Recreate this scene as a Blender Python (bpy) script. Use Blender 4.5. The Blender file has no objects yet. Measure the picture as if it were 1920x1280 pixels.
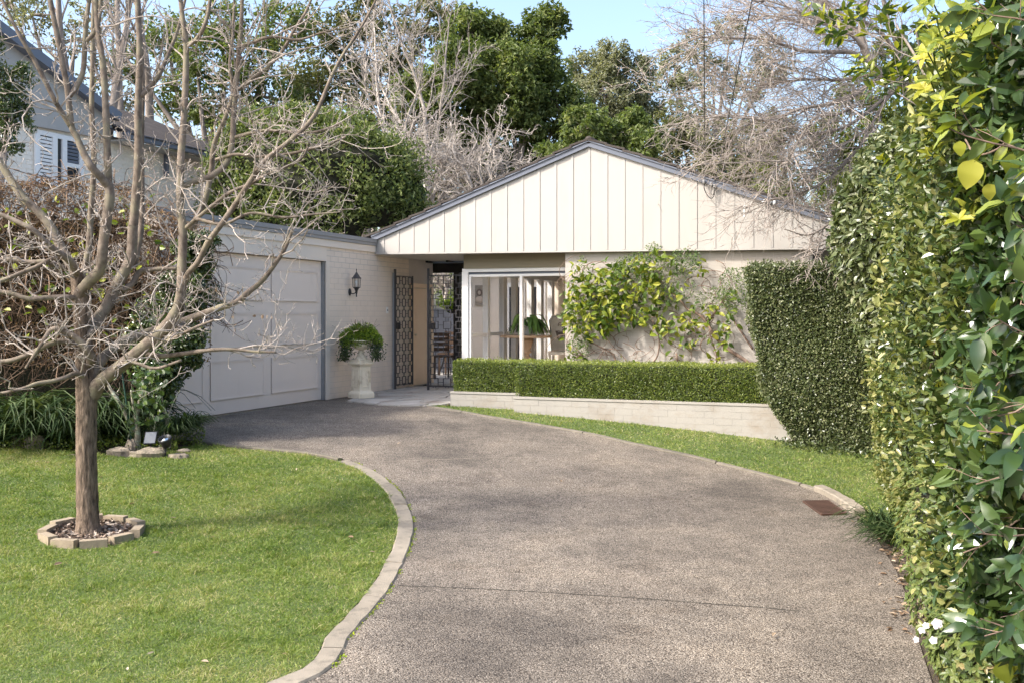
import bpy, math, random
import numpy as np
from mathutils import Vector, Matrix
from mathutils.geometry import delaunay_2d_cdt

S = bpy.context.scene
C = S.collection
rng = np.random.default_rng(11)
random.seed(11)
PI = math.pi

# ------------------------------------------------------------------ camera
F, CX, HY, CZ = 1900.0, 960.0, 590.0, 1.32
cam = bpy.data.cameras.new('camera')
cam.sensor_width = 36.0
cam.lens = F / 1920 * 36
cam.shift_y = -(640 - HY) / 1920.0
cam.clip_start = 0.05
cam.clip_end = 2000
camo = bpy.data.objects.new('camera', cam)
camo.location = (0, 0, CZ)
camo.rotation_euler = (PI / 2, 0, 0)
C.objects.link(camo)
S.camera = camo

# ------------------------------------------------------------------ sky and sun
SUN = Vector((-0.72, -0.36, 0.74)).normalized()
w = bpy.data.worlds.new('World')
S.world = w
w.use_nodes = True
nt = w.node_tree
sky = nt.nodes.new('ShaderNodeTexSky')
sky.sky_type = 'NISHITA'
sky.sun_disc = False
sky.sun_elevation = math.asin(SUN.z)
sky.sun_rotation = math.atan2(SUN.x, SUN.y)
sky.air_density = 1.0
sky.dust_density = 4.0
sky.ozone_density = 1.5
bg = nt.nodes['Background']
bg.inputs['Strength'].default_value = 0.15
nt.links.new(sky.outputs[0], bg.inputs[0])
sl = bpy.data.lights.new('sun', 'SUN')
sl.energy = 2.1
sl.angle = math.radians(5)
sl.color = (1.0, 0.96, 0.90)
so = bpy.data.objects.new('sun', sl)
so.rotation_euler = (-SUN).to_track_quat('-Z', 'Y').to_euler()
so.location = (-20, -9, 14)
C.objects.link(so)
S.view_settings.view_transform = 'Standard'
S.view_settings.look = 'None'
S.view_settings.gamma = 1
S.view_settings.use_curve_mapping = False
S.view_settings.exposure = 1.5
S.cycles.max_bounces = 6
S.cycles.transparent_max_bounces = 12

# ------------------------------------------------------------------ helpers
def norm(v):
    v = np.asarray(v, float)
    n = np.linalg.norm(v, axis=-1, keepdims=True)
    return v / np.maximum(n, 1e-9)

class MB:
    def __init__(s):
        s.v, s.f, s.a, s.n = [], [], [], 0
    def add(s, v, *faces, rnd=None):
        v = np.asarray(v, float).reshape(-1, 3)
        for f in faces:
            f = np.asarray(f, int)
            if f.ndim == 1: f = f[None]
            if len(f): s.f.append(f + s.n)
        s.v.append(v)
        if rnd is None: rnd = np.zeros(len(v))
        s.a.append(np.broadcast_to(np.asarray(rnd, float), (len(v),)))
        s.n += len(v)
        return s
    def mesh(s, name, origin=(0, 0, 0), smooth=False):
        me = bpy.data.meshes.new(name)
        v = np.concatenate(s.v) - np.asarray(origin, float)
        tot = np.concatenate([np.full(len(f), f.shape[1]) for f in s.f])
        idx = np.concatenate([f.ravel() for f in s.f])
        me.vertices.add(len(v)); me.vertices.foreach_set('co', v.astype(np.float32).ravel())
        me.loops.add(len(idx)); me.loops.foreach_set('vertex_index', idx.astype(np.int32))
        me.polygons.add(len(tot))
        st = np.concatenate([[0], np.cumsum(tot)[:-1]])
        me.polygons.foreach_set('loop_start', st.astype(np.int32))
        me.polygons.foreach_set('loop_total', tot.astype(np.int32))
        at = me.attributes.new('rnd', 'FLOAT', 'POINT')
        at.data.foreach_set('value', np.concatenate(s.a).astype(np.float32))
        me.update(calc_edges=True)
        me.polygons.foreach_set('use_smooth', np.full(len(tot), bool(smooth)))
        return me
    def build(s, name, mat, parent=None, smooth=False, **props):
        org = wloc(parent) if parent is not None else props.pop('origin', None)
        if org is None:
            allv = np.concatenate(s.v)
            org = ((allv[:, 0].min() + allv[:, 0].max()) / 2, (allv[:, 1].min() + allv[:, 1].max()) / 2, allv[:, 2].min())
            loc = org
        else:
            loc = org if parent is None else (0, 0, 0)
        me = s.mesh(name, org, smooth)
        if mat: me.materials.append(mat)
        o = bpy.data.objects.new(name, me)
        C.objects.link(o)
        o.location = loc
        if parent is not None: o.parent = parent
        for k, v in props.items(): o[k] = v
        return o

_W = {}
def wloc(o):
    x, y, z = 0, 0, 0
    while o is not None:
        x += o.location.x; y += o.location.y; z += o.location.z
        o = o.parent
    return (x, y, z)

def thing(name, label, cat, loc, group=None):
    o = bpy.data.objects.new(name, None)
    o.empty_display_size = 0.1
    C.objects.link(o)
    o.location = loc
    o['label'] = label; o['category'] = cat
    if group: o['group'] = group
    return o

def tag(o, label, cat, group=None):
    o['label'] = label; o['category'] = cat
    if group: o['group'] = group
    return o

def inst(name, me, parent, loc, rot=(0, 0, 0), sc=(1, 1, 1)):
    """object sharing mesh data; loc in world coordinates"""
    o = bpy.data.objects.new(name, me)
    C.objects.link(o)
    p = wloc(parent)
    o.parent = parent
    o.location = (loc[0] - p[0], loc[1] - p[1], loc[2] - p[2])
    o.rotation_euler = rot
    o.scale = sc
    return o

CUBE_F = np.array([[0, 3, 2, 1], [4, 5, 6, 7], [0, 1, 5, 4], [1, 2, 6, 5], [2, 3, 7, 6], [3, 0, 4, 7]])
def obox(mb, c, ax, ay, az, rnd=None):
    c, ax, ay, az = map(lambda q: np.asarray(q, float), (c, ax, ay, az))
    v = [c + sx * ax + sy * ay + sz * az for sz in (-1, 1) for sx, sy in ((-1, -1), (1, -1), (1, 1), (-1, 1))]
    mb.add(v, CUBE_F, rnd=rnd)

def box(mb, x0, x1, y0, y1, z0, z1, rnd=None):
    obox(mb, ((x0 + x1) / 2, (y0 + y1) / 2, (z0 + z1) / 2), ((x1 - x0) / 2, 0, 0), (0, (y1 - y0) / 2, 0), (0, 0, (z1 - z0) / 2), rnd)

# house frame: u along the front, v away from the camera
RU = np.array([.9359, -.3522, 0]); GV = np.array([.3522, .9359, 0]); HO = np.array([-2.34, 17.28, 0])
HROT = math.atan2(-.3522, .9359)
def H(u, v, z):
    return HO + u * RU + v * GV + np.array([0, 0, z])
def hbox(mb, u0, u1, v0, v1, z0, z1, rnd=None):
    obox(mb, H((u0 + u1) / 2, (v0 + v1) / 2, (z0 + z1) / 2), RU * (u1 - u0) / 2, GV * (v1 - v0) / 2, (0, 0, (z1 - z0) / 2), rnd)
def hpoly(mb, pts, v0, v1):
    """polygon in the (u,z) plane extruded from v0 to v1"""
    n = len(pts)
    v = [H(u, v0, z) for u, z in pts] + [H(u, v1, z) for u, z in pts]
    mb.add(v, np.array([list(range(n))]), np.array([list(range(2 * n - 1, n - 1, -1))]),
           np.array([[i + n, (i + 1) % n + n, (i + 1) % n, i] for i in range(n)]))
def ray(px, py):
    return np.array([(px - CX) / F, 1.0, -(py - HY) / F])
CAMP = np.array([0, 0, CZ])
def pw(px, py, Y):
    return CAMP + ray(px, py) * Y
def hp(px, py, v):
    d = ray(px, py)
    t = (v - (CAMP - HO) @ GV) / (d @ GV)
    q = CAMP + d * t - HO
    return q @ RU, q[2]
def gp(px, py, u=0.0):
    d = ray(px, py)
    t = (u - (CAMP - HO) @ RU) / (d @ RU)
    q = CAMP + d * t - HO
    return q @ GV, q[2]

# terrain
_q = np.array([-60, 2, 4, 5.5, 7, 8, 9.4, 11, 12.6, 13.6, 15, 500.])
_z = np.array([-.68, -.65, -.62, -.57, -.50, -.43, -.28, -.12, -.01, .0, .0, .0])
def G(x, y):
    x = np.asarray(x, float); y = np.asarray(y, float)
    q = y - .45 * np.clip(x + 4.1, -1, 9)
    z = 0
    for o in (-.6, -.3, 0, .3, .6):
        z = z + np.interp(q + o, _q, _z) / 5
    return z
def pg(px, py, off=0):
    d = ray(px, py)
    t = np.linspace(1.5, 60, 6000)
    P = CAMP + t[:, None] * d
    k = np.argmax(P[:, 2] < G(P[:, 0], P[:, 1]) + off)
    return P[k]
def pgs(L):
    return [tuple(pg(a, b)[:2]) for a, b in L]

def tube(mb, pts, rad, n=6, rnd=0.0, cap=True):
    pts = np.asarray(pts, float); m = len(pts)
    rad = np.broadcast_to(np.asarray(rad, float), (m,))
    t = np.gradient(pts, axis=0); t = norm(t)
    a = norm(t.mean(0))
    ref = np.array([0, 0, 1.]) if abs(a[2]) < .8 else np.array([1., 0, 0])
    x = norm(np.cross(t, ref)); y = np.cross(t, x)
    an = np.arange(n) * 2 * PI / n
    v = pts[:, None] + rad[:, None, None] * (np.cos(an)[None, :, None] * x[:, None] + np.sin(an)[None, :, None] * y[:, None])
    i = np.arange(m - 1)[:, None] * n; j = np.arange(n)[None]
    f = np.stack([i + j, i + (j + 1) % n, i + n + (j + 1) % n, i + n + j], -1).reshape(-1, 4)
    if cap and n > 2:
        mb.add(v.reshape(-1, 3), f, np.arange(n)[::-1][None], (np.arange(n) + (m - 1) * n)[None], rnd=rnd)
    else:
        mb.add(v.reshape(-1, 3), f, rnd=rnd)

def lathe(mb, c, prof, n=24, rot=0.0, ax=None, rnd=0.0):
    """prof: list of (r, z); c base centre"""
    c = np.asarray(c, float)
    X, Y, Z = (np.array([1., 0, 0]), np.array([0, 1., 0]), np.array([0, 0, 1.])) if ax is None else ax
    p = np.array(prof, float); m = len(p)
    an = np.arange(n) * 2 * PI / n + rot
    v = c + p[:, 0][:, None, None] * (np.cos(an)[None, :, None] * X + np.sin(an)[None, :, None] * Y) + p[:, 1][:, None, None] * Z
    i = np.arange(m - 1)[:, None] * n; j = np.arange(n)[None]
    f = np.stack([i + j, i + (j + 1) % n, i + n + (j + 1) % n, i + n + j], -1).reshape(-1, 4)
    mb.add(v.reshape(-1, 3), f, np.arange(n)[::-1][None], (np.arange(n) + (m - 1) * n)[None], rnd=rnd)

def leaves(mb, P, D, N, L, W, rnd, kind='quad', fold=.25, droop=0.0):
    """P base points, D along the leaf, N leaf normal"""
    P = np.asarray(P, float); k = len(P)
    if k == 0: return
    D = norm(D); X = norm(np.cross(D, N)); N = np.cross(X, D)
    L = np.broadcast_to(np.asarray(L, float), (k,))[:, None]; W = np.broadcast_to(np.asarray(W, float), (k,))[:, None]
    rnd = np.broadcast_to(np.asarray(rnd, float), (k,))
    b = np.arange(k)[:, None]
    if kind == 'tri':
        v = np.stack([P - X * W / 2, P + X * W / 2, P + D * L + N * L * droop], 1)
        mb.add(v.reshape(-1, 3), b * 3 + np.array([[0, 1, 2]]), rnd=np.repeat(rnd, 3)); return
    if kind == 'quad':
        m = P + D * L * .45
        v = np.stack([P, m + X * W / 2 + N * W * fold, P + D * L - N * L * droop, m - X * W / 2 + N * W * fold], 1)
        mb.add(v.reshape(-1, 3), b * 4 + np.array([[0, 1, 2]]), b * 4 + np.array([[0, 2, 3]]), rnd=np.repeat(rnd, 4)); return
    # oval, 6 faces
    m1 = P + D * L * .3; m2 = P + D * L * .7 - N * L * droop * .5
    tip = P + D * L - N * L * droop * 1.3
    v = np.stack([P, m1, m2, tip,
                  m1 + X * W * .5 + N * W * fold, m2 + X * W * .42 + N * W * fold,
                  m1 - X * W * .5 + N * W * fold, m2 - X * W * .42 + N * W * fold], 1)
    mb.add(v.reshape(-1, 3), b * 8 + np.array([[0, 4, 1]]), b * 8 + np.array([[0, 1, 6]]), b * 8 + np.array([[2, 5, 3]]), b * 8 + np.array([[2, 3, 7]]),
           b * 8 + np.array([[1, 4, 5, 2]]), b * 8 + np.array([[1, 2, 7, 6]]), rnd=np.repeat(rnd, 8))

def rdir(k):
    return norm(rng.normal(size=(k, 3)))

def inpoly(x, y, poly):
    poly = np.asarray(poly); r = np.zeros(len(x), bool)
    n = len(poly)
    for i in range(n):
        x1, y1 = poly[i]; x2, y2 = poly[(i + 1) % n]
        c = ((y1 > y) != (y2 > y)) & (x < (x2 - x1) * (y - y1) / ((y2 - y1) + 1e-12) + x1)
        r ^= c
    return r

def region(poly, spacing, zoff, thick=0.0, mb=None, zf=G):
    """sheet over the terrain inside a polygon"""
    poly = np.array(poly)
    x0, y0 = poly.min(0); x1, y1 = poly.max(0)
    gx, gy = np.meshgrid(np.arange(x0, x1, spacing), np.arange(y0, y1, spacing))
    gx, gy = gx.ravel(), gy.ravel()
    k = inpoly(gx, gy, poly)
    dens = []
    n = len(poly)
    for i in range(n):
        a, b = poly[i], poly[(i + 1) % n]
        m = max(1, int(np.linalg.norm(b - a) / spacing))
        for j in range(m): dens.append(a + (b - a) * j / m)
    m = len(dens)
    pts = [Vector(p) for p in dens] + [Vector(p) for p in zip(gx[k], gy[k])]
    r = delaunay_2d_cdt(pts, [(i, (i + 1) % m) for i in range(m)], [list(range(m))], 1, 1e-4)
    V = np.array([tuple(p) for p in r[0]]); Fc = [tuple(f) for f in r[2]]
    z = zf(V[:, 0], V[:, 1]) + zoff
    mb = mb or MB()
    F3 = np.array([f for f in Fc if len(f) == 3])
    # orient upward
    a, b, c = V[F3[:, 0]], V[F3[:, 1]], V[F3[:, 2]]
    cr = (b[:, 0] - a[:, 0]) * (c[:, 1] - a[:, 1]) - (b[:, 1] - a[:, 1]) * (c[:, 0] - a[:, 0])
    F3[cr < 0] = F3[cr < 0][:, ::-1]
    mb.add(np.column_stack([V, z]), F3)
    if thick:
        D = np.array(dens); zz = zf(D[:, 0], D[:, 1]) + zoff
        i = np.arange(m); j = (i + 1) % m
        mb.add(np.concatenate([np.column_stack([D, zz]), np.column_stack([D, zz - thick])]), np.stack([i, i + m, j + m, j], 1))
    return mb

def spline(pts, n):
    """Catmull-Rom through points"""
    p = np.asarray(pts, float)
    p = np.vstack([2 * p[0] - p[1], p, 2 * p[-1] - p[-2]])
    out = []
    for i in range(1, len(p) - 2):
        for t in np.linspace(0, 1, n, endpoint=False):
            a, b, c, d = p[i - 1], p[i], p[i + 1], p[i + 2]
            out.append(.5 * (2 * b + (c - a) * t + (2 * a - 5 * b + 4 * c - d) * t * t + (3 * b - a - 3 * c + d) * t ** 3))
    out.append(p[-2])
    return np.array(out)

# ------------------------------------------------------------------ materials
def _n(nt, t, **kw):
    n = nt.nodes.new(t)
    for k, v in kw.items():
        if hasattr(n, k): setattr(n, k, v)
        else: n.inputs[k].default_value = v
    return n
def col4(c): return (*c, 1) if len(c) == 3 else c
def mixc(nt, fac, a, b, mode='MIX'):
    m = nt.nodes.new('ShaderNodeMix'); m.data_type = 'RGBA'; m.blend_type = mode
    for sock, val in ((m.inputs[0], fac), (m.inputs[6], a), (m.inputs[7], b)):
        if isinstance(val, (int, float)): sock.default_value = val
        elif isinstance(val, (tuple, list)): sock.default_value = col4(val)
        else: nt.links.new(val, sock)
    return m.outputs[2]
def noise(nt, scale, detail=4, rough=.55, vec=None, stretch=None):
    g = nt.nodes.new('ShaderNodeNewGeometry'); v = g.outputs['Position']
    if stretch:
        mp = nt.nodes.new('ShaderNodeMapping'); mp.inputs['Scale'].default_value = stretch
        nt.links.new(v, mp.inputs[0]); v = mp.outputs[0]
    n = _n(nt, 'ShaderNodeTexNoise'); n.inputs['Scale'].default_value = scale
    n.inputs['Detail'].default_value = detail; n.inputs['Roughness'].default_value = rough
    nt.links.new(v, n.inputs['Vector'])
    return n.outputs['Fac']
def ramp(nt, fac, stops):
    r = nt.nodes.new('ShaderNodeValToRGB')
    e = r.color_ramp.elements
    while len(e) < len(stops): e.new(.5)
    for i, (p, c) in enumerate(stops):
        e[i].position = p; e[i].color = col4(c)
    nt.links.new(fac, r.inputs[0])
    return r.outputs[0]
def newmat(name):
    m = bpy.data.materials.new(name); m.use_nodes = True
    nt = m.node_tree
    return m, nt, nt.nodes['Principled BSDF']
def bump(nt, h, b, strength=.3, dist=.01):
    n = nt.nodes.new('ShaderNodeBump'); n.inputs['Strength'].default_value = strength; n.inputs['Distance'].default_value = dist
    nt.links.new(h, n.inputs['Height']); nt.links.new(n.outputs[0], b.inputs['Normal'])
def paint(name, c, rough=.6, var=.08, scale=3.0, bs=60, bst=.15, bd=.004, dirt=None, objrnd=0.0, metal=0, spec=.4, stretch=None):
    m, nt, b = newmat(name)
    c2 = tuple(x * (1 - var * 2) for x in c)
    k = noise(nt, scale, 5, .6, stretch=stretch)
    out = mixc(nt, k, tuple(min(1, x * (1 + var)) for x in c), c2)
    if dirt:
        k2 = ramp(nt, noise(nt, dirt[1], 6, .7, stretch=dirt[3] if len(dirt) > 3 else None), [(.5, (0, 0, 0)), (.72, (1, 1, 1))])
        mm = nt.nodes.new('ShaderNodeMath'); mm.operation = 'MULTIPLY'; mm.inputs[1].default_value = dirt[2]
        nt.links.new(k2, mm.inputs[0])
        out = mixc(nt, mm.outputs[0], out, dirt[0])
    if objrnd:
        oi = nt.nodes.new('ShaderNodeObjectInfo')
        r = ramp(nt, oi.outputs['Random'], [(0, (1 - objrnd,) * 3), (1, (1 + 0 * objrnd,) * 3)])
        out = mixc(nt, 1.0, out, r, 'MULTIPLY')
    nt.links.new(out, b.inputs['Base Color'])
    b.inputs['Roughness'].default_value = rough
    b.inputs['Metallic'].default_value = metal
    b.inputs['Specular IOR Level'].default_value = spec
    if bst: bump(nt, noise(nt, bs, 4), b, bst, bd)
    return m
def foliage(name, cols, rough=.45, trans=.35, spec=.4, patch=1.2, patchw=.35, tint=None):
    """cols: list of colours picked by each leaf's own number and a slow patchy noise"""
    m, nt, b = newmat(name)
    a = nt.nodes.new('ShaderNodeAttribute'); a.attribute_name = 'rnd'
    oi = nt.nodes.new('ShaderNodeObjectInfo')
    k = noise(nt, patch, 3)
    m1 = nt.nodes.new('ShaderNodeMath'); m1.operation = 'MULTIPLY_ADD'
    nt.links.new(k, m1.inputs[0]); m1.inputs[1].default_value = patchw * 2; m1.inputs[2].default_value = -patchw
    m2 = nt.nodes.new('ShaderNodeMath'); m2.operation = 'ADD'; m2.use_clamp = True
    nt.links.new(a.outputs['Fac'], m2.inputs[0]); nt.links.new(m1.outputs[0], m2.inputs[1])
    n = len(cols)
    c = ramp(nt, m2.outputs[0], [(i / (n - 1), cc) for i, cc in enumerate(cols)])
    nt.links.new(c, b.inputs['Base Color'])
    b.inputs['Roughness'].default_value = rough
    b.inputs['Specular IOR Level'].default_value = spec
    if trans:
        t = nt.nodes.new('ShaderNodeBsdfTranslucent')
        tc = mixc(nt, 1.0, c, tint or (1.5, 1.5, .7), 'MULTIPLY')
        nt.links.new(tc, t.inputs[0])
        mx = nt.nodes.new('ShaderNodeMixShader'); mx.inputs[0].default_value = trans
        nt.links.new(b.outputs[0], mx.inputs[1]); nt.links.new(t.outputs[0], mx.inputs[2])
        nt.links.new(mx.outputs[0], nt.nodes['Material Output'].inputs[0])
    return m
def bark(name, c1, c2, scale=8, st=(1, 1, .25), bst=.6, bd=.02, lich=None):
    m, nt, b = newmat(name)
    k = noise(nt, scale, 6, .65, stretch=st)
    out = ramp(nt, k, [(.3, c2), (.62, c1)])
    if lich:
        out = mixc(nt, ramp(nt, noise(nt, lich[1], 4), [(.5, (0, 0, 0)), (.62, (1, 1, 1))]), out, lich[0])
    nt.links.new(out, b.inputs['Base Color'])
    b.inputs['Roughness'].default_value = .85
    b.inputs['Specular IOR Level'].default_value = .2
    bump(nt, k, b, bst, bd)
    return m

M = {}
M['wall'] = paint('painted_brick', (.45, .41, .36), .55, .05, 2.0, 90, .25, .003, dirt=((.34, .29, .23), 1.3, .35), objrnd=.02)
M['wallgrey'] = paint('painted_garage_brick', (.80, .69, .58), .55, .05, 1.6, 90, .25, .003, dirt=((.50, .43, .35), 1.5, .4, (1, 1, .6)), objrnd=.02)
M['lowwall'] = paint('painted_planter_brick', (.355, .33, .295), .6, .07, 2.5, 80, .35, .004, dirt=((.24, .18, .12), 2.6, .5, (1, 1, 1.6)), objrnd=.03)
M['mortar'] = paint('painted_mortar', (.56, .51, .455), .7, .06, 4, 120, .3, .004)
M['clad'] = paint('cladding_paint', (.41, .385, .35), .5, .04, 1.2, 200, .05, .002, dirt=((.31, .285, .245), 2.2, .35, (1, 1, .22)))
M['trimwhite'] = paint('white_trim_paint', (.86, .84, .80), .4, .03, 2, 100, .05, .002)
M['cream'] = paint('cream_trim_paint', (.76, .67, .57), .5, .04, 2, 100, .08, .002)
M['door'] = paint('garage_door_paint', (.80, .69, .60), .45, .035, 1.5, 220, .05, .002, dirt=((.45, .4, .35), 1.1, .3, (1, 1, .3)))
M['sidedoor'] = paint('side_door_paint', (.84, .64, .44), .45, .04, 2, 200, .05, .002)
M['soffit'] = paint('soffit_paint', (.55, .51, .44), .7, .05, 2, 50, .05, .002)
M['header'] = paint('shaded_header_paint', (.27, .23, .15), .6, .06, 6, 50, .1, .002, stretch=(1, 1, 6))  # dark olive tone holds the overhang's shade and green reflection
M['bargegrey'] = paint('barge_board_grey', (.13, .145, .18), .4, .05, 4, 80, .1, .002)
M['fasciagrey'] = paint('fascia_grey', (.27, .27, .27), .45, .08, 5, 80, .1, .002, stretch=(1, 1, 5))
M['tile'] = paint('roof_tile', (.085, .072, .065), .9, .2, 9, 60, .5, .01, dirt=((.16, .15, .13), 3, .5), objrnd=.25, spec=.15)
M['iron'] = paint('black_iron', (.03, .028, .028), .45, .1, 20, 120, .2, .002, spec=.5)
M['gateiron'] = paint('weathered_gate_iron', (.055, .052, .055), .5, .2, 12, 120, .2, .002, spec=.5)
M['darkwood'] = paint('dark_stained_timber', (.025, .022, .020), .6, .2, 6, 60, .2, .003)
M['stone'] = paint('cast_stone', (.80, .71, .55), .75, .06, 6, 70, .4, .006, dirt=((.30, .20, .10), 5, .75))
M['concrete'] = paint('kerb_concrete', (.33, .285, .22), .85, .2, 5, 140, .6, .008, dirt=((.10, .09, .07), 7, .8), objrnd=.2)
M['kerbdark'] = paint('mossy_kerb_concrete', (.20, .175, .135), .9, .25, 7, 90, .8, .012, dirt=((.08, .08, .06), 5, .8), objrnd=.15)
M['flag'] = paint('flagstone', (.52, .49, .44), .75, .2, 5, 60, .5, .008, dirt=((.28, .19, .13), 2, .6), objrnd=.3)
M['soil'] = paint('garden_soil', (.11, .085, .06), .95, .4, 14, 60, .9, .03)
M['ringbrick'] = paint('sandstone_edging', (.34, .275, .19), .85, .12, 14, 90, .5, .006, dirt=((.16, .12, .09), 9, .6), objrnd=.15)
M['mulch'] = paint('bark_chip', (.17, .12, .09), .9, .5, 40, 90, .4, .004, objrnd=.4)
M['rock'] = paint('garden_rock', (.30, .25, .19), .9, .25, 9, 30, .8, .02, dirt=((.12, .13, .06), 5, .6), objrnd=.2)
M['bark'] = bark('furrowed_bark', (.27, .20, .145), (.035, .025, .018), 40, (1, 1, .22), 1.0, .03)
M['barksmooth'] = bark('smooth_grey_bark', (.235, .19, .15), (.08, .06, .045), 16, (1, 1, .7), .5, .008, lich=((.23, .20, .14), 7))
M['twig'] = bark('twig_bark', (.48, .42, .365), (.20, .16, .13), 10, (1, 1, 1), .2, .003)
M['whitebark'] = bark('white_bare_bark', (.46, .41, .36), (.22, .19, .16), 7, (1, 1, 1), .3, .01)
M['rtwig'] = bark('brown_grey_twig_bark', (.42, .365, .32), (.19, .155, .13), 9, (1, 1, 1), .2, .003)
M['palebark'] = bark('pale_bare_bark', (.50, .43, .37), (.27, .22, .185), 7, (1, 1, 1), .3, .01)
M['greybark'] = bark('grey_trunk_bark', (.34, .29, .25), (.13, .11, .09), 5, (1, 1, .3), .4, .02)
M['lichen'] = bark('lichened_bark', (.34, .31, .24), (.10, .09, .07), 20, (1, 1, .6), .7, .01, lich=((.45, .50, .38), 18))
M['vinestem'] = bark('vine_stem', (.27, .19, .14), (.12, .085, .065), 20, (1, 1, 1), .2, .003)
M['deadvine'] = bark('dry_creeper_stem', (.22, .15, .10), (.08, .05, .035), 6, (1, 1, 1), .2, .003)
M['wood'] = paint('table_timber', (.36, .25, .16), .35, .15, 8, 60, .1, .002, stretch=(1, 6, 6))
M['chairwood'] = paint('painted_carved_chair', (.45, .42, .36), .6, .15, 12, 50, .3, .004)
M['brownchair'] = paint('brown_timber_chair', (.09, .055, .035), .5, .2, 9, 50, .1, .002)
M['white'] = paint('white_ceramic', (.80, .80, .78), .25, .02, 5, 50, 0)
M['interior'] = paint('interior_wall', (.78, .68, .56), .7, .04, 2, 50, .05, .002)
M['floorint'] = paint('interior_floor', (.42, .36, .29), .5, .1, 3, 50, .1, .002)
M['curtain'] = paint('brown_curtain', (.16, .12, .09), .8, .2, 6, 60, .3, .01, stretch=(6, 6, .4))
M['darkglass'] = paint('dark_window_glass', (.03, .035, .045), .08, .1, 2, 50, 0, spec=.8)
M['bed'] = M['soil']
M['rust'] = paint('rusty_grate', (.085, .045, .03), .8, .3, 25, 120, .4, .003)
M['plastic'] = paint('black_plastic', (.02, .02, .022), .4, .1, 20, 50, 0)
M['chrome'] = paint('lamp_reflector', (.75, .78, .80), .12, .02, 20, 50, 0, metal=1)
M['solar'] = paint('solar_cell', (.23, .235, .25), .35, .06, 60, 50, 0, spec=.6)
M['brass'] = paint('aged_brass', (.62, .53, .36), .4, .1, 20, 50, 0)
M['joint'] = paint('dark_joint', (.05, .045, .035), .95, .3, 20, 50, .2, .003)
M['cable'] = paint('black_cable', (.02, .02, .02), .6, .1, 10, 50, 0)
M['nwall'] = paint('neighbour_brick', (.90, .82, .70), .65, .07, 2, 80, .3, .005)
M['courtwall'] = paint('courtyard_grey_brick', (.27, .27, .28), .7, .1, 2, 80, .3, .005)

def glassmat(name='window_glass', tint=(1, 1, 1), refl=1.0):
    m, nt, b = newmat(name)
    nt.nodes.remove(b)
    tr = _n(nt, 'ShaderNodeBsdfTransparent'); tr.inputs[0].default_value = col4(tint)
    gl = _n(nt, 'ShaderNodeBsdfGlossy'); gl.inputs['Roughness'].default_value = .01
    fr = _n(nt, 'ShaderNodeFresnel'); fr.inputs[0].default_value = 1.5
    mx = _n(nt, 'ShaderNodeMixShader')
    ge = nt.nodes.new('ShaderNodeNewGeometry'); mm = _n(nt, 'ShaderNodeMath'); mm.operation = 'MULTIPLY_ADD'; mm.inputs[1].default_value = -1; mm.inputs[2].default_value = 1
    nt.links.new(ge.outputs['Backfacing'], mm.inputs[0]); m3 = _n(nt, 'ShaderNodeMath'); m3.operation = 'MULTIPLY'
    nt.links.new(mm.outputs[0], m3.inputs[0]); nt.links.new(fr.outputs[0], m3.inputs[1])
    nt.links.new(m3.outputs[0], mx.inputs[0]); nt.links.new(tr.outputs[0], mx.inputs[1]); nt.links.new(gl.outputs[0], mx.inputs[2])
    nt.links.new(mx.outputs[0], nt.nodes['Material Output'].inputs[0])
    return m
M['glass'] = glassmat()

def aggregate():
    m, nt, b = newmat('exposed_aggregate')
    g = nt.nodes.new('ShaderNodeNewGeometry')
    def vor(scale, feat='F1'):
        v = nt.nodes.new('ShaderNodeTexVoronoi'); v.feature = feat; v.inputs['Scale'].default_value = scale
        nt.links.new(g.outputs['Position'], v.inputs['Vector']); return v
    v1 = vor(112)
    stone = ramp(nt, v1.outputs['Color'], [(0, (.10, .086, .07)), (.3, (.185, .157, .126)), (.6, (.26, .223, .18)), (.85, (.35, .305, .25)), (1, (.50, .455, .39))])
    edge = ramp(nt, v1.outputs['Distance'], [(.35, (1, 1, 1)), (.75, (.22, .20, .18))])
    c = mixc(nt, 1.0, stone, edge, 'MULTIPLY')
    # broad weathering
    k = ramp(nt, noise(nt, .9, 5, .6), [(.33, (.66, .655, .66)), (.52, (1.12, 1.11, 1.10)), (.68, (1.38, 1.35, 1.30))])
    c = mixc(nt, 1.0, c, k, 'MULTIPLY')
    c = mixc(nt, 1.0, c, ramp(nt, noise(nt, 2.3, 3, .5), [(.28, (.80, .78, .76)), (.40, (1, 1, 1))]), 'MULTIPLY')
    k2 = ramp(nt, noise(nt, 6, 4, .6), [(.35, (.86, .86, .86)), (.65, (1.1, 1.1, 1.1))])
    c = mixc(nt, 1.0, c, k2, 'MULTIPLY')
    nt.links.new(c, b.inputs['Base Color'])
    b.inputs['Roughness'].default_value = .75
    b.inputs['Specular IOR Level'].default_value = .35
    inv = nt.nodes.new('ShaderNodeMath'); inv.operation = 'SUBTRACT'; inv.inputs[0].default_value = 1
    nt.links.new(v1.outputs['Distance'], inv.inputs[1])
    bump(nt, inv.outputs[0], b, .8, .006)
    return m
M['drive'] = aggregate()

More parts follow.
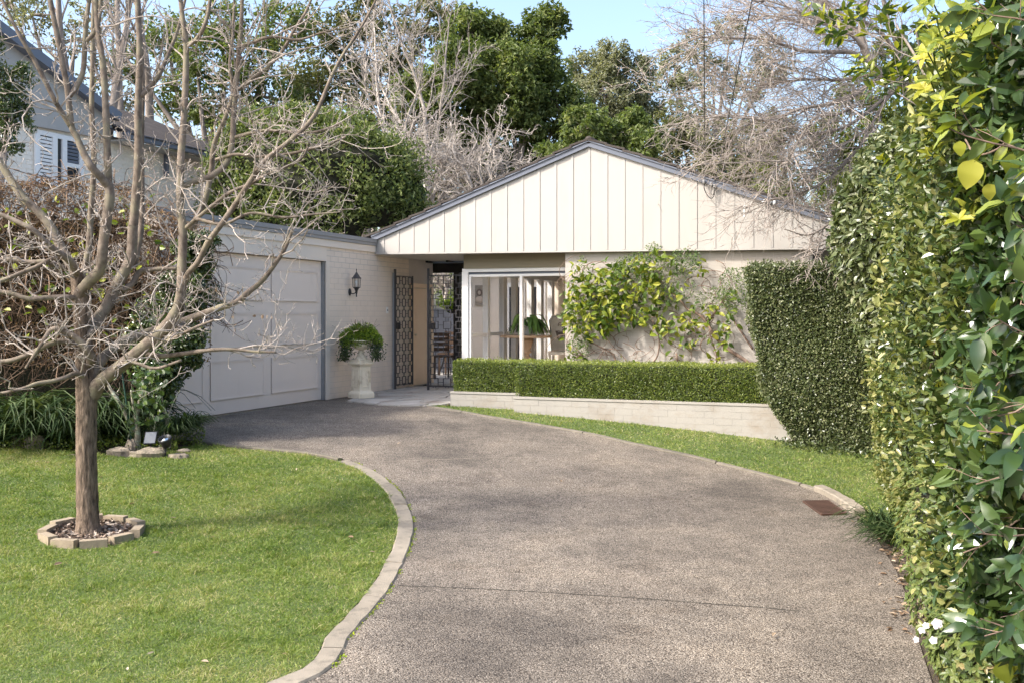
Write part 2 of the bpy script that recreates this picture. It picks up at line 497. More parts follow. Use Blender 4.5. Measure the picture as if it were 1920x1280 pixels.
def lawnmat():
    m, nt, b = newmat('lawn_thatch')
    c = ramp(nt, noise(nt, 30, 6, .7), [(.3, (.05, .07, .018)), (.55, (.10, .14, .035)), (.75, (.19, .19, .08))])
    nt.links.new(c, b.inputs['Base Color']); b.inputs['Roughness'].default_value = .9
    bump(nt, noise(nt, 90, 4), b, .8, .02)
    return m
M['lawn'] = lawnmat()
M['grass'] = foliage('grass_blades', [(.065, .115, .02), (.12, .19, .03), (.185, .255, .05), (.29, .32, .09), (.48, .42, .24)], .5, .3, .3, patch=1.6, patchw=.38, tint=(1.3, 1.3, .6))
M['box'] = foliage('box_leaves', [(.04, .07, .012), (.09, .135, .02), (.17, .215, .035), (.32, .35, .07)], .35, .25, .5, patch=3, patchw=.15)
M['ivy'] = foliage('creeping_fig_leaves', [(.035, .055, .022), (.075, .10, .035), (.14, .165, .07), (.27, .275, .15)], .32, .2, .5, patch=2, patchw=.15)
M['murraya'] = foliage('hedge_leaves', [(.035, .06, .014), (.085, .115, .024), (.16, .18, .05), (.34, .33, .13)], .35, .3, .5, patch=1.5, patchw=.25)
M['glossy'] = foliage('glossy_dark_leaves', [(.026, .048, .016), (.055, .085, .025), (.10, .135, .04), (.22, .24, .06)], .25, .15, .6, patch=2, patchw=.15)
M['bigleaf'] = foliage('large_glossy_leaves', [(.03, .06, .02), (.05, .09, .03), (.09, .135, .03), (.26, .30, .04)], .25, .25, .6, patch=2, patchw=.2)
M['yellowleaf'] = foliage('yellow_green_leaves', [(.10, .15, .02), (.20, .24, .03), (.34, .35, .04), (.48, .45, .08)], .4, .4, .4, patch=2, patchw=.15)
M['azalea'] = foliage('azalea_leaves', [(.05, .08, .02), (.10, .14, .035), (.17, .20, .055), (.27, .21, .09)], .4, .3, .4, patch=3, patchw=.15)
M['vine'] = foliage('wall_vine_leaves', [(.04, .08, .012), (.10, .155, .02), (.20, .25, .03), (.35, .35, .05)], .4, .35, .4, patch=2, patchw=.15)
M['strap'] = foliage('strap_leaves', [(.015, .035, .010), (.03, .055, .016), (.055, .085, .028), (.14, .17, .075)], .55, .15, .25)
M['bush'] = foliage('evergreen_bush_leaves', [(.065, .10, .03), (.125, .165, .05), (.20, .235, .085), (.33, .35, .16)], .4, .35, .45, patch=.5, patchw=.15)
M['tree1'] = foliage('dark_canopy_leaves', [(.055, .085, .025), (.10, .14, .04), (.16, .20, .065), (.26, .28, .12)], .5, .4, .35, patch=.4, patchw=.2)
M['tree2'] = foliage('gum_leaves', [(.11, .125, .075), (.18, .195, .115), (.26, .265, .165), (.36, .35, .23)], .5, .3, .35, patch=.3, patchw=.2)
M['tree3'] = foliage('olive_canopy_leaves', [(.06, .075, .03), (.11, .125, .045), (.17, .175, .07), (.25, .235, .11)], .5, .3, .35, patch=.3, patchw=.2)
M['tree4'] = foliage('yellow_canopy_leaves', [(.045, .07, .015), (.09, .12, .02), (.15, .18, .03), (.22, .23, .05)], .5, .35, .35, patch=.3, patchw=.2)
M['urnleaf'] = foliage('urn_plant_leaves', [(.08, .15, .02), (.17, .27, .035), (.29, .38, .05), (.42, .48, .09)], .4, .35, .4)
M['lily'] = foliage('lily_leaves', [(.06, .13, .03), (.11, .21, .05), (.20, .32, .08)], .3, .2, .5)
M['petal'] = foliage('petal', [(.85, .72, .75), (.92, .84, .86), (.95, .92, .92)], .5, .3, .3, tint=(1, .95, .95))
M['deadleaf'] = foliage('dead_leaf', [(.20, .13, .08), (.33, .24, .16), (.48, .41, .31)], .8, .2, .2, tint=(1.2, 1, .8))
M['moss'] = foliage('moss', [(.10, .17, .01), (.22, .30, .02), (.36, .40, .03)], .8, .2, .2)
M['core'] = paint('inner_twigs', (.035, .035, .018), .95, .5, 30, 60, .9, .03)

# ================================================================== GROUND
def axis_pts():
    return np.unique(np.concatenate([np.linspace(-400, -40, 10), np.arange(-40, -12, 4), np.arange(-12, 12, .5), np.arange(12, 41, 4), np.linspace(44, 400, 10)]))
gx = axis_pts(); gy = axis_pts() + 8
X, Y = np.meshgrid(gx, gy); Z = G(X, Y) - .06
mb = MB(); n1 = len(gx)
i = np.arange(len(gy) - 1)[:, None] * n1; j = np.arange(n1 - 1)[None]
mb.add(np.stack([X, Y, Z], -1), np.stack([i + j, i + j + 1, i + n1 + j + 1, i + n1 + j], -1).reshape(-1, 4))
mb.build('ground', M['soil'], kind='structure', origin=(0, 0, 0))

# kerb lines traced on the terrain
KL = pgs([(470, 1330), (575, 1280), (660, 1190), (722, 1118), (755, 1060), (776, 1000), (771, 960), (748, 920), (706, 885), (650, 862), (590, 849), (520, 842), (440, 835), (366, 824)])
KL = [(-2.15, 4.2)] + KL[1:]
KLs = spline(KL, 8)
KR = pgs([(790, 761), (900, 779), (1000, 796), (1100, 814), (1200, 837), (1300, 859), (1400, 884), (1500, 911), (1556, 934), (1602, 966)])
KRs = spline(KR, 8)
def offset_line(L, d):
    L = np.asarray(L, float); t = np.gradient(L, axis=0); t = norm(t)
    return L + d * np.column_stack([-t[:, 1], t[:, 0]])
KLi = offset_line(KLs, .14)          # lawn side (left of travel)
KRi = offset_line(KRs, .06)
if np.mean(KLi[:40, 0]) > np.mean(KLs[:40, 0]): KLi = offset_line(KLs, -.14)
if np.mean(KRi[:, 1]) < np.mean(KRs[:, 1]): KRi = offset_line(KRs, -.06)

verge = pgs([(1602, 966), (1640, 1002), (1680, 1068), (1702, 1122), (1722, 1200), (1748, 1280)]) + [(2.1, 4.0)]
pav_front = pgs([(600, 751), (650, 753), (705, 759), (790, 763)])
gd_l = tuple(H(0.02, -5.5, 0)[:2]); gd_r = tuple(H(0.02, -1.4, 0)[:2])
drive_poly = [tuple(p) for p in KLs] + [(-4.9, 11.4), gd_l, gd_r, tuple(H(.02, -.3, 0)[:2]), tuple(H(1.6, -.6, 0)[:2])] + \
             [tuple(p) for p in KRs[1:]] + verge[1:] + [(2.1, 1.0), (-2.6, 1.0), (-2.6, 3.6)]
region(drive_poly, .35, 0.0).build('driveway', M['drive'], kind='structure', origin=(0, 0, 0))

# kerbs: one piece per segment
def kerb(name, A, B, seglen, top, mat, low=.14, gap=.012):
    root = bpy.data.objects.new(name, None); C.objects.link(root); root.location = (A[0][0], A[0][1], 0); root['kind'] = 'structure'
    d = np.concatenate([[0], np.cumsum(np.linalg.norm(np.diff(A, axis=0), axis=1))])
    s = 0
    while s < d[-1] - .15:
        L = seglen * random.uniform(.75, 1.25); e = min(s + L, d[-1])
        t = np.linspace(s + gap / 2, e - gap / 2, 7)
        a = np.column_stack([np.interp(t, d, A[:, 0]), np.interp(t, d, A[:, 1])])
        b = np.column_stack([np.interp(t, d, B[:, 0]), np.interp(t, d, B[:, 1])])
        a += rng.normal(0, .003, a.shape); b += rng.normal(0, .005, b.shape)
        mid = (a + b) / 2
        dz = random.uniform(-.006, .006)
        za = G(a[:, 0], a[:, 1]) + top + dz; zb = G(b[:, 0], b[:, 1]) + top + dz + .004
        c = .012
        nrm = norm(b - a)
        rows = [np.column_stack([a, za - low]), np.column_stack([a, za - c]), np.column_stack([a + nrm * c, za]),
                np.column_stack([b - nrm * c, zb]), np.column_stack([b, zb - c]), np.column_stack([b, zb - low])]
        rows[2][:, 2] += rng.normal(0, .0015, 7)
        v = np.stack(rows, 1).reshape(-1, 3)
        ii = np.arange(6)[:, None] * 6; jj = np.arange(5)[None]
        f = np.stack([ii + jj, ii + jj + 1, ii + 6 + jj + 1, ii + 6 + jj], -1).reshape(-1, 4)
        m = MB(); m.add(v, f, np.array([[0, 1, 2, 3, 4, 5][::-1]]), np.array([[36, 37, 38, 39, 40, 41]]))
        m.build('kerb_stone', mat, root)
        s = e
    return root
kerb('kerb', KLs[:73], KLi[:73], .95, .012, M['concrete'])
kerb('kerb', KLs[73:], offset_line(KLs, .06 if KLi is not None and np.mean(KLi[:40, 0]) < np.mean(KLs[:40, 0]) and np.allclose(KLi, offset_line(KLs, .14)) else -.06)[73:], 1.4, .008, M['kerbdark'])
kerb('kerb', KRs[:60], KRi[:60], 1.1, .020, M['kerbdark'])
KR2 = offset_line(KRs, .115 if np.allclose(KRi, offset_line(KRs, .06)) else -.115)
kerb('kerb', KRs[59:], KR2[59:], .62, .06, M['concrete'])

# garden beds each side
region(verge[:-1] + [(2.1, 3.0), (6.5, 3.0), (6.5, 12.5), (4.6, 12.6)] + pgs([(1660, 890), (1680, 960), (1668, 1010), (1632, 985)]), .4, -.012).build('garden_bed', M['soil'], kind='structure', origin=(0, 0, 0))
# lawns
lawnL = [tuple(p) for p in KLi[:-6]] + pgs([(345, 838), (300, 852), (230, 858), (150, 846), (60, 843), (0, 842), (-60, 842)]) + [(-9, 10.8), (-9, 2.5), (-2.4, 2.5)]
lawnR = [tuple(p) for p in KRi] + pgs([(1632, 985), (1668, 1010), (1680, 960), (1660, 890), (1645, 862)]) + \
        [tuple(H(8.3, -2.30, 0)[:2]), tuple(H(7.2, -2.16, 0)[:2]), tuple(H(3.4, -2.16, 0)[:2]), tuple(H(3.38, -1.93, 0)[:2]), tuple(H(2.20, -1.93, 0)[:2])]
lawns = []
for k, poly in enumerate((lawnL, lawnR)):
    region(poly, .3, .008, .08).build('lawn', M['lawn'], kind='structure', origin=(0, 0, 0))

def blades(poly, dens, name, ymin=2.5, ymax=30, hh=.030, ww=.0031, avoid=None):
    poly = np.asarray(poly)
    x0, y0 = poly.min(0); x1, y1 = poly.max(0); y0 = max(y0, ymin); y1 = min(y1, ymax)
    n = int((x1 - x0) * (y1 - y0) * dens)
    x = rng.uniform(x0, x1, n); y = rng.uniform(y0, y1, n)
    # keep what the camera, or one a step aside, can see
    k = inpoly(x, y, poly) & (np.abs(x) < y * .56 + .8)
    x, y = x[k], y[k]
    keep = rng.uniform(size=len(x)) < np.clip(1.25 - (y - 5) * .09, .45, 1)
    x, y = x[keep], y[keep]
    if avoid is not None:
        k = np.hypot(x - avoid[0], y - avoid[1]) > avoid[2]; x, y = x[k], y[k]
    n = len(x)
    P = np.column_stack([x, y, G(x, y) + .004])
    tuft = np.sin(x * 7.3 + 1.7 * np.sin(y * 5.1)) * np.sin(y * 8.7 + 2 * np.sin(x * 4.3))
    D = np.column_stack([rng.normal(0, .75, n), rng.normal(0, .75, n), rng.uniform(.35, 1.1, n)])
    D = norm(D)
    wc = rng.integers(0, n, max(20, n // 900)); cell = {}
    key = (np.floor(x * 14).astype(int) * 1000 + np.floor(y * 14).astype(int)); wild = np.isin(key, key[wc])
    h = hh * rng.uniform(.5, 1.35, n) * (1 + .25 * tuft) * np.where(wild, 1.9, 1)
    w = ww * rng.uniform(.7, 1.3, n) * (1 + np.maximum(0, y - 6) * .10)
    # side vector
    s = norm(np.cross(D, rdir(n)))
    big = np.sin(x * 1.9 + 1.3 * np.sin(y * 1.4)) * np.sin(y * 2.3 + 1.1 * np.sin(x * 1.7 + 1))
    rn = np.clip(rng.normal(.46, .21, n) + .12 * tuft + .13 * big, 0, .88); rn[rng.uniform(size=n) < .06] = 1.0
    m1 = P + D * h[:, None] * .55
    D2 = norm(D + np.column_stack([np.zeros(n), np.zeros(n), -rng.uniform(.1, .8, n)]))
    tip = m1 + D2 * h[:, None] * .55
    v = np.stack([P - s * w[:, None] / 2, P + s * w[:, None] / 2, m1 + s * w[:, None] * .4, m1 - s * w[:, None] * .4, tip], 1).reshape(-1, 3)
    b = np.arange(n)[:, None] * 5
    mb = MB(); mb.add(v, b + np.array([[0, 1, 2, 3]]), b + np.array([[3, 2, 4]]), rnd=np.repeat(rn, 5))
    return mb.build(name, M['grass'], kind='stuff', origin=(0, 0, 0)), n
TREE = pg(168, 1003)[:2]
print('tree at', TREE)
o1, n1 = blades(lawnL, 16000, 'grass', avoid=(TREE[0] + .02, TREE[1], .40))
o2, n2 = blades(lawnR, 6500, 'grass', hh=.036)
print('blades', n1, n2)

# flagstone path in front of the gates
pave_poly = [tuple(H(.01, -.25, 0)[:2])] + [tuple(q) for q in pav_front[1:]] + [tuple(H(2.1, -1.9, 0)[:2]), tuple(H(2.2, 1.5, 0)[:2]), tuple(H(.01, 1.5, 0)[:2])]
def clip_poly(P, clip):
    P = [np.array(p, float) for p in P]
    c = np.array(clip); A = 0.5 * np.sum(c[:, 0] * np.roll(c[:, 1], -1) - np.roll(c[:, 0], -1) * c[:, 1])
    if A < 0: c = c[::-1]
    for i in range(len(c)):
        a, b = c[i], c[(i + 1) % len(c)]
        out = []
        side = lambda p: (b[0] - a[0]) * (p[1] - a[1]) - (b[1] - a[1]) * (p[0] - a[0])
        for k in range(len(P)):
            p, q = P[k], P[(k + 1) % len(P)]
            sp, sq = side(p), side(q)
            if sp >= 0: out.append(p)
            if (sp >= 0) != (sq >= 0): out.append(p + (q - p) * sp / (sp - sq))
        P = out
        if len(P) < 3: return []
    return P
from mathutils.geometry import convex_hull_2d
path = bpy.data.objects.new('path', None); C.objects.link(path); path.location = tuple(H(1, 0, 0)); path['kind'] = 'structure'
hullc = [pave_poly[i] for i in convex_hull_2d([Vector(p) for p in pave_poly])]
region(hullc, .5, .006).build('path_bed', M['concrete'], path)
# jittered grid nodes in the house frame
nu, nv = 7, 9
gu = np.linspace(-.1, 2.4, nu); gv = np.linspace(-2.2, 1.6, nv)
nodes = {}
for a in range(nu):
    for b in range(nv):
        nodes[a, b] = (gu[a] + random.uniform(-.13, .13), gv[b] + random.uniform(-.12, .12))
for a in range(nu - 1):
    for b in range(nv - 1):
        q = [nodes[a, b], nodes[a + 1, b], nodes[a + 1, b + 1], nodes[a, b + 1]]
        cells = [q] if random.random() < .55 else ([[q[0], q[1], q[2]], [q[0], q[2], q[3]]] if random.random() < .5 else [[q[0], ((q[0][0] + q[1][0]) / 2, (q[0][1] + q[1][1]) / 2), ((q[2][0] + q[3][0]) / 2, (q[2][1] + q[3][1]) / 2), q[3]], [((q[0][0] + q[1][0]) / 2, (q[0][1] + q[1][1]) / 2), q[1], q[2], ((q[2][0] + q[3][0]) / 2, (q[2][1] + q[3][1]) / 2)]])
        for cc in cells:
            P = [H(u, v, 0)[:2] for u, v in cc]
            ctr = np.mean(P, axis=0)
            P = [ctr + (p - ctr) * (1 - .018 / max(.1, np.linalg.norm(p - ctr))) for p in P]
            P = clip_poly(P, hullc)
            if len(P) < 3: continue
            z = .018 + random.uniform(-.003, .004)
            zz = [float(G(p[0], p[1])) for p in P]
            n = len(P); m = MB()
            v = [(p[0], p[1], q_ + z) for p, q_ in zip(P, zz)] + [(p[0], p[1], q_ - .01) for p, q_ in zip(P, zz)]
            m.add(v, np.array([list(range(n))]), np.array([[i, i + n, (i + 1) % n + n, (i + 1) % n] for i in range(n)]))
            m.build('flagstone', M['flag'], path)

# driveway joints and grate
jt = MB()
def strip(mb, L, w, off):
    L = spline(L, 6); l = offset_line(L, w / 2); r = offset_line(L, -w / 2)
    v = np.concatenate([np.column_stack([l, G(l[:, 0], l[:, 1]) + off]), np.column_stack([r, G(r[:, 0], r[:, 1]) + off])])
    k = len(L); i = np.arange(k - 1)
    mb.add(v, np.stack([i, i + k, i + k + 1, i + 1], 1))
strip(jt, pgs([(745, 1098), (900, 1104), (1060, 1113), (1200, 1122), (1330, 1132), (1430, 1139), (1500, 1146)]), .009, .003)
jt.build('expansion_joint', M['joint'], kind='structure')
jt = MB(); strip(jt, pgs([(640, 869), (720, 865), (800, 862), (900, 858), (1000, 857)]), .012, .003)
jt.build('expansion_joint', M['brass'] if 0 else M['concrete'], kind='structure')

g4 = [pg(*p) for p in ((1506, 941), (1553, 940), (1586, 964), (1541, 966))]
gc = sum(g4) / 4
gr = thing('drain_grate', 'rusty brown slotted steel drain grate set in the driveway edge beside the kerb', 'drain grate', (gc[0], gc[1], gc[2]))
def grpt(s, t): return (g4[0] * (1 - s) + g4[1] * s) * (1 - t) + (g4[3] * (1 - s) + g4[2] * s) * t
m = MB(); m.add([grpt(*q) + [0, 0, .004] for q in ((0, 1), (1, 1), (1, 0), (0, 0))], np.array([[0, 1, 2, 3]])); m.build('drain_pit', M['joint'], gr)
for k in range(11):
    t = (k + .5) / 11; m = MB()
    a, b = grpt(.03, t), grpt(.97, t); wv = (grpt(0, t + .028) - grpt(0, t))
    obox(m, (a + b) / 2 + [0, 0, .010], (b - a) / 2, wv, (0, 0, .006)); m.build('grate_bar', M['rust'], gr)
for (p, q) in (((0, 0), (1, 0)), ((0, 1), (1, 1)), ((0, 0), (0, 1)), ((1, 0), (1, 1))):
    m = MB(); a, b = grpt(*p), grpt(*q); d = b - a; s = norm(np.cross(d, [0, 0, 1.])) * .008
    obox(m, (a + b) / 2 + [0, 0, .011], d / 2, s, (0, 0, .008)); m.build('grate_frame', M['rust'], gr)

# moss and weeds along the left kerb, plus litter
mo = MB()
k = 900; idx = rng.integers(8, 70, k); base = KLs[idx] + rng.normal(0, .012, (k, 2)) + rng.uniform(0, 1, (k, 1)) * (KLs[np.minimum(idx + 1, len(KLs) - 1)] - KLs[idx])
tg = np.sin(idx * 1.3) + np.sin(idx * .37) > -.2
base = base[tg]; k = len(base)
P = np.column_stack([base, G(base[:, 0], base[:, 1]) + .003])
leaves(mo, P, norm(np.column_stack([rng.normal(size=(k, 2)), rng.uniform(.2, .8, k)])), rdir(k), rng.uniform(.008, .02, k), .01, rng.uniform(0, 1, k))
mo.build('moss', M['moss'], kind='stuff', origin=(0, 0, 0))
lf = MB(); k = 150
x = rng.uniform(-7, 4, k); y = rng.uniform(5, 13, k)
sel = inpoly(x, y, np.array(lawnL)) | inpoly(x, y, np.array(lawnR)) | (inpoly(x, y, np.array(drive_poly)) & (rng.uniform(size=k) < .12))
x, y = x[sel], y[sel]; k = len(x)
hx = np.array([pg(*q) for q in [(1650, 1010), (1665, 1040), (1672, 1065), (1690, 1090), (1700, 1130), (1690, 1150), (1700, 1170), (1715, 1190), (1625, 990), (1610, 975)]])
ex = hx[rng.integers(0, 10, 420)][:, :2] + rng.normal(0, .11, (420, 2)) + [.15, 0]
x = np.concatenate([x, ex[:, 0]]); y = np.concatenate([y, ex[:, 1]]); k = len(x)
leaves(lf, np.column_stack([x, y, G(x, y) + np.where(np.arange(k) < k - 420, .028, .008)]), norm(np.column_stack([rng.normal(size=(k, 2)), rng.normal(0, .15, k)])),
       norm(np.column_stack([rng.normal(0, .3, (k, 2)), np.ones(k)])), rng.uniform(.03, .07, k), rng.uniform(.012, .03, k), rng.uniform(0, 1, k), 'oval')
lf.build('fallen_leaves', M['deadleaf'], kind='stuff', origin=(0, 0, 0))

# ================================================================== GARAGE
def brickwall(parent, plane, a0, a1, z0, z1, thick_at, mat, holes=(), limit=300, L=.24, Hh=.086, name='brick', prefer=None, sgn=-1):
    """running-bond painted bricks proud of a mortar face. plane 'u' (wall on u=thick_at, runs along v) or 'v'."""
    me = BR.get(mat.name)
    if me is None:
        m = MB(); box(m, -L / 2 + .0022, L / 2 - .0022, 0, .03, -Hh / 2 + .0022, Hh / 2 - .0022)
        me = m.mesh('brick'); me.materials.append(mat); BR[mat.name] = me
    rest = MB(); cells = []
    nr = int(round((z1 - z0) / Hh))
    for r in range(nr):
        z = z0 + (r + .5) * Hh
        s = a0 - (L / 2 if r % 2 else 0)
        while s < a1 - .02:
            b0, b1 = max(s, a0), min(s + L, a1); s += L
            c = (b0 + b1) / 2
            if b1 - b0 < .05 or any(h0 < c < h1 and k0 < z < k1 for h0, h1, k0, k1 in holes): continue
            cells.append((c, z, b1 - b0))
    if prefer: cells.sort(key=lambda q: prefer(q[0], q[1]))
    for n_, (c, z, w_) in enumerate(cells):
        out = random.uniform(-.0010, .0010)
        if n_ < limit:
            if plane == 'u':
                p = H(thick_at - sgn * out, c, z); rot = HROT + PI / 2 if sgn < 0 else HROT - PI / 2
            else:
                p = H(c, thick_at + out, z); rot = HROT
            inst(name, me, parent, p, (0, 0, rot), ((w_ - .0044) / (L - .0044), 1, 1))
        else:
            if plane == 'u': hbox(rest, thick_at - .02, thick_at + out, c - w_ / 2 + .005, c + w_ / 2 - .005, z - Hh / 2 + .005, z + Hh / 2 - .005)
            else: hbox(rest, c - w_ / 2 + .005, c + w_ / 2 - .005, thick_at + out, thick_at + .02, z - Hh / 2 + .005, z + Hh / 2 - .005)
    if rest.n:
        rest.build('brickwork', mat, parent, kind='stuff')
BR = {}

ga = thing('garage', 'flat roofed painted brick garage on the left joined to the gabled house', 'garage', tuple(H(-2.5, -2.5, 0)))
def ghb(name, mat, *b, parent=None):
    m = MB(); hbox(m, *b); return m.build(name, mat, parent or ga)
DT = 2.15; DR = -1.60; DL = -5.30
# walls around the door
ghb('wall', M['mortar'], -.24, -.002, DR, 2.33, 0, 2.40)
ghb('wall', M['mortar'], -.24, -.002, -5.45, DL, -.1, 2.40)
ghb('wall', M['mortar'], -6.0, -.24, 2.10, 2.33, 0, 2.40)
ghb('wall', M['mortar'], -6.0, -5.76, -5.45, 2.10, -.1, 2.40)
ghb('floor_slab', M['concrete'], -5.7, -.05, -5.4, 2.0, -.08, .0)
SDv0, SDv1, SDz = gp(771, 640)[0], gp(803, 640)[0], 1.80
brickwall(ga, 'u', DR + .02, SDv0 - .09, 0.0, 2.37, 0.0, M['wallgrey'], limit=300)
# lintel, fascia boards, roof
ghb('lintel', M['cream'], -.2, .008, -5.45, DR + .02, DT, 2.375)
ghb('fascia_board', M['cream'], -.2, .030, -5.5, -.02, 2.375, 2.485)
ghb('fascia_trim', M['fasciagrey'], -.2, .050, -5.5, -.02, 2.487, 2.535)
ghb('fascia_trim', M['fasciagrey'], -.2, .062, -5.5, -.02, 2.537, 2.60)
ghb('roof', M['fasciagrey'], -6.2, -.22, -5.5, 2.4, 2.48, 2.59)
# door frame
ghb('door_frame', M['fasciagrey'], -.18, -.02, DR - .03, DR, 0, DT)
ghb('door_frame', M['cream'], -.16, .012, DR + .0, DR + .10, 0, DT)
# garage door (a thing of its own: it slides)
gd = M['door']
def gbox(name, mat, parent, *b):
    m = MB(); hbox(m, *b); return m.build(name, mat, parent)
gdr = bpy.data.objects.new('garage_door', None); C.objects.link(gdr)
gw = wloc(ga); q = H(-.06, -3.8, 0); gdr.parent = ga; gdr.location = (q[0] - gw[0], q[1] - gw[1], q[2] - gw[2])
gbox('door_leaf', gd, gdr, -.10, -.06, DL, DR - .035, .012, DT - .01)
cols = [(-2.99, -1.76), (-4.375, -3.18), (-5.22, -4.53)]
rows = [(.20, .705), (.88, 1.34), (1.515, 1.97)]
for c0, c1 in cols:
    for z0, z1 in rows:
        m = MB()
        for w_, d_ in ((.028, .012), (.012, .018)):
            hbox(m, -.061, -.06 + d_, c0, c1, z0, z0 + w_); hbox(m, -.061, -.06 + d_ * 1.0, c0, c1, z1 - w_, z1)
            hbox(m, -.061, -.06 + d_ - .001, c0, c0 + w_, z0 + w_, z1 - w_); hbox(m, -.061, -.06 + d_ - .001, c1 - w_, c1, z0 + w_, z1 - w_)
        hbox(m, -.061, -.052, c0 + .028, c1 - .028, z0 + .028, z1 - .028)
        m.build('door_panel', gd, gdr)
m = MB(); hbox(m, -.075, -.058, -5.2, DR - .04, .775, .781); hbox(m, -.075, -.058, -5.2, DR - .04, 1.425, 1.431)
# side door
sd = bpy.data.objects.new('side_door', None); C.objects.link(sd); sd.parent = ga
q = H(0, (SDv0 + SDv1) / 2, 0); sd.location = (q[0] - gw[0], q[1] - gw[1], 0)
gbox('door_leaf', M['sidedoor'], sd, .004, .030, SDv0 + .02, SDv1 - .04, .03, SDz)
for z0, z1 in ((.15, .50), (.62, 1.66)):
    m = MB(); a, b = SDv0 + .12, SDv1 - .16
    hbox(m, .03, .038, a, b, z0, z0 + .02); hbox(m, .03, .038, a, b, z1 - .02, z1); hbox(m, .03, .037, a, a + .02, z0 + .02, z1 - .02); hbox(m, .03, .037, b - .02, b, z0 + .02, z1 - .02)
    hbox(m, .03, .035, a + .05, b - .05, z0 + .05, z1 - .05)
    m.build('door_panel', M['sidedoor'], sd)
for b in ((SDv0 - .08, SDv0, 0, SDz + .09), (SDv1 + .05, SDv1 + .13, 0, SDz + .09), (SDv0, SDv1 + .05, SDz + .01, SDz + .09)):
    gbox('door_frame', M['sidedoor'], sd, 0, .055, b[0], b[1], b[2], b[3])
m = MB(); hbox(m, .0, .035, SDv1 - .06, SDv1 + .045, .02, SDz); m.build('screen_door_edge', M['fasciagrey'], sd)
m = MB(); lathe(m, H(.06, SDv0 + .07, .95), [(.0, -.02), (.022, -.015), (.026, 0), (.022, .015), (0, .02)], 12); m.build('handle', M['brass'], sd)

# number plate by the gate
v_, z_ = gp(725, 582)
np_ = thing('wall_plate', 'small pale doorbell plate on the painted wall left of the open gate leaf', 'doorbell', tuple(H(.01, v_, z_)))
gbox('plate', M['trimwhite'], np_, .006, .016, v_ - .035, v_ + .035, z_ - .055, z_ + .055)
m = MB(); lathe(m, H(.016, v_, z_), [(.0, 0), (.012, 0), (.012, .008), (0, .01)], 12, ax=(GV, np.array([0, 0, 1.]), RU)); m.build('button', M['gateiron'], np_)

# ================================================================== HOUSE
ho = thing('house', 'cream gabled house with battened cladding over a recessed glazed corner room', 'house', tuple(H(3.8, 3, 0)))
hh = ho
def hb(name, mat, *b, parent=None):
    m = MB(); hbox(m, *b); return m.build(name, mat, parent or ho)
UE = 7.72                       # right end of the gable
zb = lambda u: 2.372 - .0105 * u       # lower edge of the cladding
UA, ZA = 3.80, 3.955           # apex of cladding
def ztop(u): return ZA - abs(u - UA) * (ZA - 2.575) / UA
# cladding panels between battens
bat = [.166 + .2796 * k for k in range(27)]
edges = [0.0] + bat + [UE]
m = MB()
hpoly(m, [(0, 2.372), (UE, zb(UE)), (UE, ztop(UE) - .02), (UA, ZA - .02), (0, ztop(0) - .02)], .012, .08)
m.build('gable_backing', M['clad'], ho)
for a, b in zip(edges[:-1], edges[1:]):
    m = MB()
    pts = [(a + .004, zb(a)), (b - .004, zb(b)), (b - .004, ztop(b))]
    if a < UA < b: pts.append((UA, ZA))
    pts.append((a + .004, ztop(a)))
    j_ = random.uniform(-.002, .001)
    hpoly(m, pts, j_, .011)
    m.build('cladding_panel', M['clad'], ho)
for u in bat:
    m = MB(); hpoly(m, [(u - .019, zb(u) + .001), (u + .019, zb(u) + .001), (u + .019, ztop(u + .019) + .01), (u - .019, ztop(u - .019) + .01)], -.009, -.002)
    m.build('batten', M['clad'], ho)
a_, b_ = hp(1395, 382, -.003), hp(1396, 408, -.003)
m = MB(); hpoly(m, [(a_[0] - .008, b_[1]), (a_[0] + .006, b_[1] + .01), (a_[0] + .010, a_[1] - .03), (a_[0] + .004, a_[1]), (a_[0] - .008, a_[1] - .02)], -.0035, -.001); m.build('paint_scrape', M['white'], ho)
# bottom capping strip
m = MB(); hpoly(m, [(0, zb(0) - .028), (UE, zb(UE) - .028), (UE, zb(UE) - .001), (0, zb(0) - .001)], -.006, .10); m.build('drip_board', M['clad'], ho)
# barge boards and verge tiles
th = math.atan((ZA - 2.575) / UA)
for s, Lr in ((-1, UA + .04), (1, UE - UA + .3)):
    m = MB()
    dz = -math.tan(th)
    e = UA + s * Lr
    m1 = [(UA, ZA + .0), (e, ZA + dz * Lr), (e, ZA + dz * Lr + .075), (UA, ZA + .075)]
    if s < 0: m1 = m1[::-1]
    hpoly(m, m1, -.045, .02); m.build('barge_board', M['bargegrey'], ho)
    m = MB()
    m1 = [(UA, ZA + .076), (e, ZA + dz * Lr + .076), (e, ZA + dz * Lr + .098), (UA, ZA + .098)]
    if s < 0: m1 = m1[::-1]
    hpoly(m, m1, -.065, .02); m.build('barge_trim', M['bargegrey'], ho)
